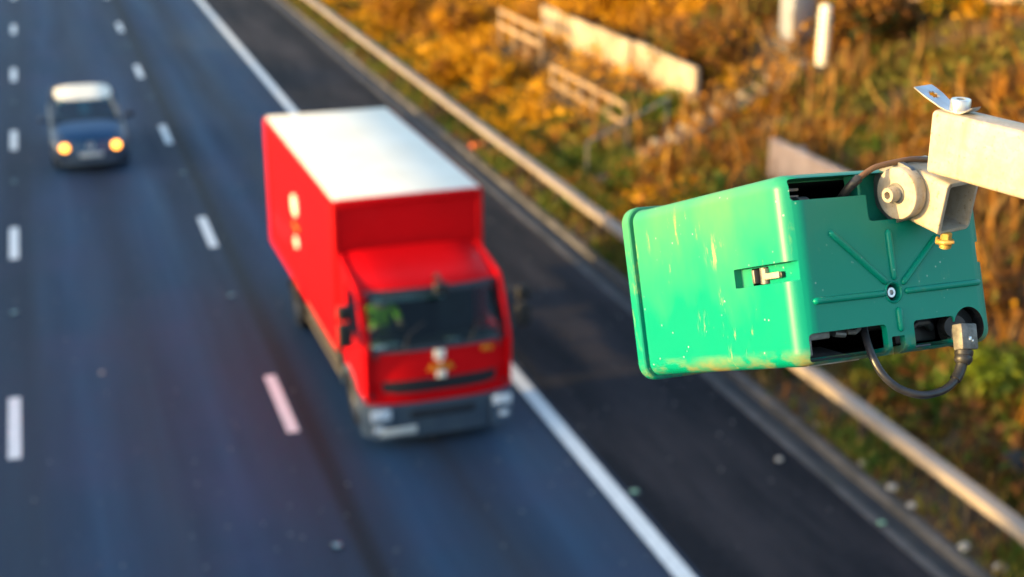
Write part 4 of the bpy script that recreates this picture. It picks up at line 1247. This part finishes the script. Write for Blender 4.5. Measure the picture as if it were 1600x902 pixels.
# raised ring round the screw and the screw itself
b = MB()
for (r0, r1, z) in ((0.0080, 0.0108, 0.0004),):
    rings = [[(-0.0065 + rr * math.cos(a), -0.029 + rr * math.sin(a), zz) for a in np.linspace(0, 2 * math.pi, 33)[:-1]] for rr, zz in ((0.0108, -0.002), (0.0104, 0.0005), (0.0092, 0.0012), (0.0082, 0.0005), (0.0080, -0.006))]
    b.loft(rings, caps=False)
b.build('screw_boss', M['green'], tc, 60)
b = MB(); b.cyl((-0.0065, -0.029, -0.016), (-0.0065, -0.029, -0.007), 0.0080, n=24); b.build('screw_recess', M['pit'], tc)
def socket_screw(name, c, axis, r, h, mat, parent, hexr=0.55, depth=0.6):
    """cylindrical head with a hexagon socket; c = underside centre"""
    c = Vector(c); ax = Vector(axis).normalized(); u = ax.orthogonal().normalized(); v = ax.cross(u)
    def ring(rr, hh, n=48, hexa=False):
        pts = []
        for k in range(n):
            a = 2 * math.pi * k / n
            q = rr
            if hexa:
                am = (a % (math.pi / 3)) - math.pi / 6
                q = rr * math.cos(math.pi / 6) / math.cos(am)
            pts.append(c + ax * hh + (u * math.cos(a) + v * math.sin(a)) * q)
        return pts
    q = MB()
    q.loft([ring(r, 0), ring(r, h * 0.9), ring(r * 0.93, h), ring(r * hexr, h, hexa=True), ring(r * hexr, h * (1 - depth), hexa=True)])
    return q.build(name, mat, parent, 35)
socket_screw('screw', (-0.0065, -0.029, -0.008), (0, 0, 1), 0.0048, 0.0055, M['bright_steel'], tc)
# latch in the side recess
b = MB(); b.box((-0.1035, 0.0, -0.0685), (0.012, 0.013, 0.004), 0.001); b.cyl((-0.1045, -0.0078, -0.0555), (-0.1045, 0.0070, -0.0555), 0.0052, n=20); b.build('latch_pivot', M['grey_steel'], tc)
b = MB(); b.box((-0.1092, -0.0015, -0.0385), (0.0050, 0.0058, 0.0230), 0.0012); b.box((-0.1082, 0.0010, -0.0500), (0.006, 0.0100, 0.0050), 0.001); b.build('latch_lever', M['galv'], tc)
b = MB(); b.box((-0.1086, -0.0015, -0.0260), (0.0044, 0.0054, 0.0040), 0.001); b.build('latch_tip', M['black'], tc)
# inner camera unit seen through the openings
b = MB(); b.box((0, -0.008, -0.14), (0.17, 0.11, 0.20), 0.006); b.build('inner_unit', M['black'], tc)
b = MB(); b.cyl((-0.090, 0.058, -0.020), (-0.078, 0.0575, -0.020), 0.0085, n=24); b.cyl((-0.1015, 0.060, -0.018), (-0.0965, 0.060, -0.018), 0.006, n=16); b.build('bolt_head', M['grey_steel'], tc)
b = MB(); b.box((-0.093, 0.073, -0.022), (0.018, 0.003, 0.006), 0.0008); b.box((-0.093, 0.067, -0.022), (0.016, 0.002, 0.006), 0.0006); b.build('terminal', M['grey_steel'], tc)
b = MB(); b.box((-0.073, -0.0790, -0.040), (0.058, 0.0016, 0.055), 0.0004, Euler((R(14), 0, 0)).to_matrix()); b.build('base_plate', M['bright_steel'], tc)
b = MB(); b.box((-0.1015, -0.068, -0.012), (0.006, 0.018, 0.006), 0.001); b.box((-0.087, -0.0600, -0.016), (0.026, 0.007, 0.006), 0.0012); b.cyl((-0.064, -0.060, -0.02), (-0.052, -0.062, -0.02), 0.003, n=10); b.tube([(-0.05, -0.060, -0.018), (-0.043, -0.061, -0.016), (-0.036, -0.058, -0.018)], 0.0025, 8); b.build('wiring', M['grey_steel'], tc)
b = MB(); b.tube([(0.017, -0.066, -0.016), (0.026, -0.060, -0.012), (0.040, -0.060, -0.014), (0.050, -0.066, -0.02)], 0.004, 10); b.box((0.036, -0.068, -0.03), (0.05, 0.02, 0.01), 0.002); b.build('wiring', M['black'], tc)
b = MB(); b.box((0.026, -0.0815, -0.016), (0.03, 0.002, 0.008), 0.0005); b.build('bracket_foot', M['grey_steel'], tc)
b = MB(); b.loft([rrect(W2 - 0.012, H2 - 0.0065, 0.008, z) for z in (-0.262, -0.258)]); b.build('front_panel', M['black'], tc)
b = MB(); b.box((0.0, 0.01, -0.2645), (0.12, 0.08, 0.004), 0.001); b.build('front_window', M['lens'], tc)
# pocket liner behind the bracket opening
b = MB()
for (c, s_) in (((0.027, 0.0355, -0.014), (0.108, 0.003, 0.018)), ((-0.0265, 0.0590, -0.0145), (0.003, 0.046, 0.017)), ((0.027, 0.0590, -0.0225), (0.108, 0.046, 0.003)), ((0.0805, 0.059, -0.0145), (0.003, 0.040, 0.017))):
    b.box(c, s_)
b.build('bracket_pocket', M['green'], tc, 0)
# data plug: cast elbow block, seal and boot
b = MB(); b.cyl((0.0795, -0.069, -0.022), (0.0795, -0.069, -0.014), 0.0186, n=36); b.build('socket_back', M['pit'], tc)
b = MB(); b.cyl((0.0700, -0.0665, -0.018), (0.0640, -0.0675, -0.002), 0.0105, n=28); b.build('socket_ring', M['black'], tc)
CONN = Vector((0.0472, -0.0770, 0.0262))
b = MB(); b.box((0, 0, 0), (0.0190, 0.0235, 0.0125), 0.0014, seg=2); b.box((0.004, 0.004, -0.010), (0.012, 0.012, 0.012), 0.002); o = b.build('plug', M['alu'], tc, 40); o.location = CONN
o.rotation_euler = (R(-3), R(0), R(-6))
plug = o
b = MB(); b.box((0.0, -0.002, 0.0063), (0.003, 0.0034, 0.0006), 0.0003); b.box((0.003, -0.004, 0.0062), (0.002, 0.002, 0.0006), 0.0003); b.build('stamp', M['bright_steel'], plug)

# ---- cables, given as points in the housing frame
def hw_(p): return HM @ Vector(p)
def catmull(pts, n=8):
    P_ = [Vector(p) for p in pts]; P_ = [P_[0] * 2 - P_[1]] + P_ + [P_[-1] * 2 - P_[-2]]
    out = []
    for i in range(1, len(P_) - 2):
        for k in range(n):
            t = k / n
            a, b_, c, d = P_[i - 1:i + 3]
            out.append(0.5 * ((2 * b_) + (c - a) * t + (2 * a - 5 * b_ + 4 * c - d) * t * t + (3 * b_ - a - 3 * c + d) * t ** 3))
    out.append(P_[-2])
    return out

b = MB(); b.tube(catmull([(-0.010, -0.050, -0.060), (-0.0218, -0.0545, -0.03), (-0.0345, -0.0683, -0.012), (-0.0400, -0.0845, 0.0), (-0.0370, -0.1020, 0.008), (-0.0254, -0.1155, 0.014),
                          (-0.0065, -0.1235, 0.02), (0.0155, -0.1225, 0.022), (0.0306, -0.1163, 0.022), (0.0390, -0.1084, 0.022), (0.0430, -0.100, 0.0225)], 8), 0.0036, 14)
b.build('data_cable', M['rubber'], tc, 60)
b = MB(); b.tube(catmull([(0.0330, -0.1143, 0.022), (0.0375, -0.1100, 0.022), (0.0412, -0.1045, 0.022), (0.0432, -0.1000, 0.0225), (0.0440, -0.0975, 0.023)], 6), 0.0050, 16)
rg = [(0.0062, 0.0428, -0.1010), (0.0080, 0.0436, -0.0985), (0.0082, 0.0445, -0.0955), (0.0076, 0.0447, -0.0948), (0.0076, 0.0450, -0.0940), (0.0083, 0.0452, -0.0932), (0.0083, 0.0462, -0.0892), (0.0074, 0.0464, -0.0885)]
b.tube([(x, y, 0.0238) for r_, x, y in rg], [r_ for r_, x, y in rg], 24)
b.build('plug_boot', M['black'], tc, 40)
pth = catmull([(-0.036, 0.052, -0.055), (-0.038, 0.060, -0.022), (-0.0395, 0.0671, -0.008), (-0.0372, 0.0728, 0.0), (-0.0325, 0.0770, 0.0034)], 6)
b = MB(); b.tube(pth, 0.0042, 14); b.build('cable_sleeve', M['black'], tc, 60)
b = MB(); b.tube(catmull([(-0.0372, 0.0728, 0.0), (-0.0308, 0.0782, 0.004), (-0.0229, 0.0826, 0.007), (-0.0153, 0.0854, 0.009), (0.0034, 0.0880, 0.014), (0.0228, 0.0891, 0.018), (0.0456, 0.0860, 0.0200), (0.070, 0.0770, 0.0300), (0.082, 0.0600, 0.062), (0.090, 0.0300, 0.120), (0.110, -0.10, 0.40), (0.14, -0.30, 0.85)], 8), 0.0027, 12)
b.build('supply_cable', M['brown_cable'], tc, 60)

# ------------------------------------------------------------------ the steel arm, level, reaching out from the bridge
E1 = Vector((0.24488, -0.96955, 0)); E2 = Vector((0.96955, 0.24488, 0)); E3 = Vector((0, 0, 1))
AO = Vector((0.7342, 1.0481, 8.2399))
AM = Matrix((E1, E2, E3)).transposed().to_4x4(); AM.translation = AO
arm = thing('support_arm', 'pale galvanised rectangular steel arm entering at the right border', 'support arm', mat=AM)
b = MB()
def rr2(x, w0, w1, h0, h1, r, n=5):
    pts = []
    for cy, cz, a0 in ((w1 - r, h1 - r, 0), (w0 + r, h1 - r, 90), (w0 + r, h0 + r, 180), (w1 - r, h0 + r, 270)):
        for k in range(n + 1):
            a = R(a0 + 90 * k / n); pts.append((x, cy + r * math.cos(a), cz + r * math.sin(a)))
    return pts
# a hollow tube: outer skin, then inner skin back again
o_ = [rr2(x, 0.0 + g, 0.030 - g, 0.0 + g, 0.0565 - g, 0.0042) for x, g in ((0.0, 0.0012), (0.0004, 0.0005), (0.0014, 0.0))] + [rr2(x, 0.0, 0.030, 0.0, 0.0565, 0.0042) for x in (0.05, 0.1, 0.3, 1.6)]
i_ = [rr2(x, 0.003, 0.027, 0.003, 0.0535, 0.002) for x in (1.6, 0.0)]
b.loft(o_ + i_, caps=False); b.loft([i_[-1], o_[0]], caps=False); b.build('beam', M['galv'], arm, 40)
# vertical clamp bolt through arm and bracket: washer tab, cap head, brass nut
TABC = Vector((0.0195, 0.0125, 0.0566))
b = MB()
prof = [(-0.0440, 0.0150), (-0.0380, 0.0128), (-0.0300, 0.0094), (-0.0220, 0.0058), (-0.0140, 0.0028), (-0.0060, 0.0012), (0.004, 0.0008), (0.0080, 0.0013), (0.0130, 0.0036), (0.0172, 0.0068)]
wd = [0.0112, 0.0116, 0.0116, 0.0102, 0.0102, 0.0102, 0.0102, 0.0100, 0.0085, 0.0055]
nv = 9
def tabgrid(dz):
    return [[(TABC.x + p[0], TABC.y + wd[i] * t, TABC.z + p[1] + dz) for t in np.linspace(-1, 1, nv)] for i, p in enumerate(prof)]
rings = []
for lo, hi in zip(tabgrid(0), tabgrid(0.0011)):
    rings.append(lo + hi[::-1])
b.loft(rings); tab = b.build('strap_tab', M['bright_steel'], arm, 40)
# ragged star-shaped hole punched through the tab
hc = MB(); star = []
for k in range(16):
    a = 2 * math.pi * k / 16; q = 0.0055 if k % 2 == 0 else 0.0034
    star.append((TABC.x - 0.0305 + q * 1.15 * math.cos(a), TABC.y - 0.0005 + q * math.sin(a)))
hc.prism(star, 'z', TABC.z - 0.01, TABC.z + 0.03); hole = hc.build('cutter', M['grey_steel'], arm, 0)
md = tab.modifiers.new('hole', 'BOOLEAN'); md.object = hole; md.operation = 'DIFFERENCE'; md.solver = 'EXACT'
bpy.context.view_layer.update()
me3 = bpy.data.meshes.new_from_object(tab.evaluated_get(bpy.context.evaluated_depsgraph_get()))
tab.modifiers.clear(); tab.data = me3; bpy.data.objects.remove(hole)
me3.polygons.foreach_set('use_smooth', [True] * len(me3.polygons)); me3.set_sharp_from_angle(angle=R(35))
socket_screw('cap_bolt', (TABC.x, TABC.y, TABC.z + 0.0020), (0, 0, 1), 0.0088, 0.0100, M['bright_steel'], arm, 0.52, 0.5)

# ------------------------------------------------------------------ pivot bracket between arm and housing
br = thing('pivot_bracket', 'short square steel tube bracket with round pivot disc, under the pale arm', 'bracket', mat=AM)
tilt = Matrix.Translation((0.018, 0, -0.031)) @ Matrix.Rotation(R(7.5), 4, 'Y') @ Matrix.Translation((-0.018, 0, 0.031))
b = MB()
T0, T1, Z0, Z1 = 0.0055, 0.0480, -0.0563, -0.0068
o_ = [rr2(x, T0 + g, T1 - g, Z0 + g, Z1 - g, 0.005) for x, g in ((0.018, 0.0008), (0.0174, 0.0)) ] + [rr2(x, T0, T1, Z0, Z1, 0.005) for x in (0.0, -0.02, -0.044)]
i_ = [rr2(x, T0 + 0.0042, T1 - 0.0034, Z0 + 0.0034, Z1 - 0.0034, 0.0025) for x in (-0.04, 0.018)]
b.loft(o_, caps=False); b.loft(i_, caps=False); b.loft([i_[-1], o_[0]], caps=False)
b.faces([(-0.0400, T0 + .003, Z0 + .003), (-0.0400, T1 - .003, Z0 + .003), (-0.0400, T1 - .003, Z1 - .003), (-0.0400, T0 + .003, Z1 - .003)], [(0, 1, 2, 3)])
o = b.build('square_tube', M['galv'], br, 40); o.matrix_local = tilt
# pivot disc and shade plate on the left cheek of the tube
DC = Vector((-0.0245, 0, -0.0240))
b = MB()
pr = [(0.001, 0.0050), (0.0232, 0.0050), (0.0240, 0.0042), (0.0240, -0.0072), (0.0230, -0.0084), (0.0080, -0.0084), (0.001, -0.0082)]
b.loft([[(DC.x + r_ * math.cos(a), y_, DC.z + r_ * math.sin(a)) for a in np.linspace(0, 2 * math.pi, 49)[:-1]] for r_, y_ in pr]); b.build('pivot_disc', M['galv'], br, 40)
b = MB()
n_ = 40
def toothed(y_):
    pts = []
    for k in range(n_):
        a = 2 * math.pi * k / n_; q = 0.0272 + (0.0011 if (k // 2) % 3 == 0 else 0)
        pts.append((DC.x - 0.0075 + q * math.cos(a), y_, DC.z - 0.0012 + q * 1.02 * math.sin(a)))
    return pts
b.loft([toothed(0.0045), toothed(-0.0008)]); b.build('disc_shade_plate', M['grey_steel'], br, 30)  # added grey plate stands in for the shadow on the disc
b = MB(); b.loft([[(DC.x + r_ * math.cos(a), y_, DC.z + r_ * math.sin(a)) for a in np.linspace(0, 2 * math.pi, 33)[:-1]] for r_, y_ in ((0.001, -0.0080), (0.0098, -0.0080), (0.0098, -0.0094), (0.001, -0.0094))]); b.build('washer', M['grey_steel'], br, 40)
socket_screw('pivot_bolt', (DC.x, -0.0094, DC.z), (0, -1, 0), 0.0070, 0.0105, M['galv'], br, 0.55, 0.55)
b = MB(); b.cyl((DC.x - 0.02, 0.012, DC.z - 0.012), (DC.x - 0.05, 0.012, DC.z - 0.018), 0.007, n=16); b.build('pivot_lug', M['grey_steel'], br, 40)
# nut and thread end under the tube
NC = Vector((0.0165, 0.0160, -0.0555))
b = MB(); b.cyl((NC.x, NC.y, NC.z + 0.001), (NC.x, NC.y, NC.z - 0.0050), 0.0050, n=6)
for k in range(6):
    z_ = NC.z - 0.0050 - k * 0.0014
    b.cyl((NC.x, NC.y, z_), (NC.x, NC.y, z_ - 0.0007), 0.0068 - k * 0.0003, n=18); b.cyl((NC.x, NC.y, z_ - 0.0007), (NC.x, NC.y, z_ - 0.0014), 0.0056 - k * 0.0003, n=18)
b.build('nut', M['brass'], br, 30)
b = MB(); b.tube([(NC.x - 0.0095, NC.y, NC.z - 0.0062), (NC.x - 0.004, NC.y - 0.006, NC.z - 0.0075), (NC.x + 0.004, NC.y - 0.0062, NC.z - 0.0062), (NC.x + 0.0095, NC.y, NC.z - 0.0052)], [0.0017, 0.0024, 0.0024, 0.0015], 10); b.build('wing', M['brass'], br, 50)
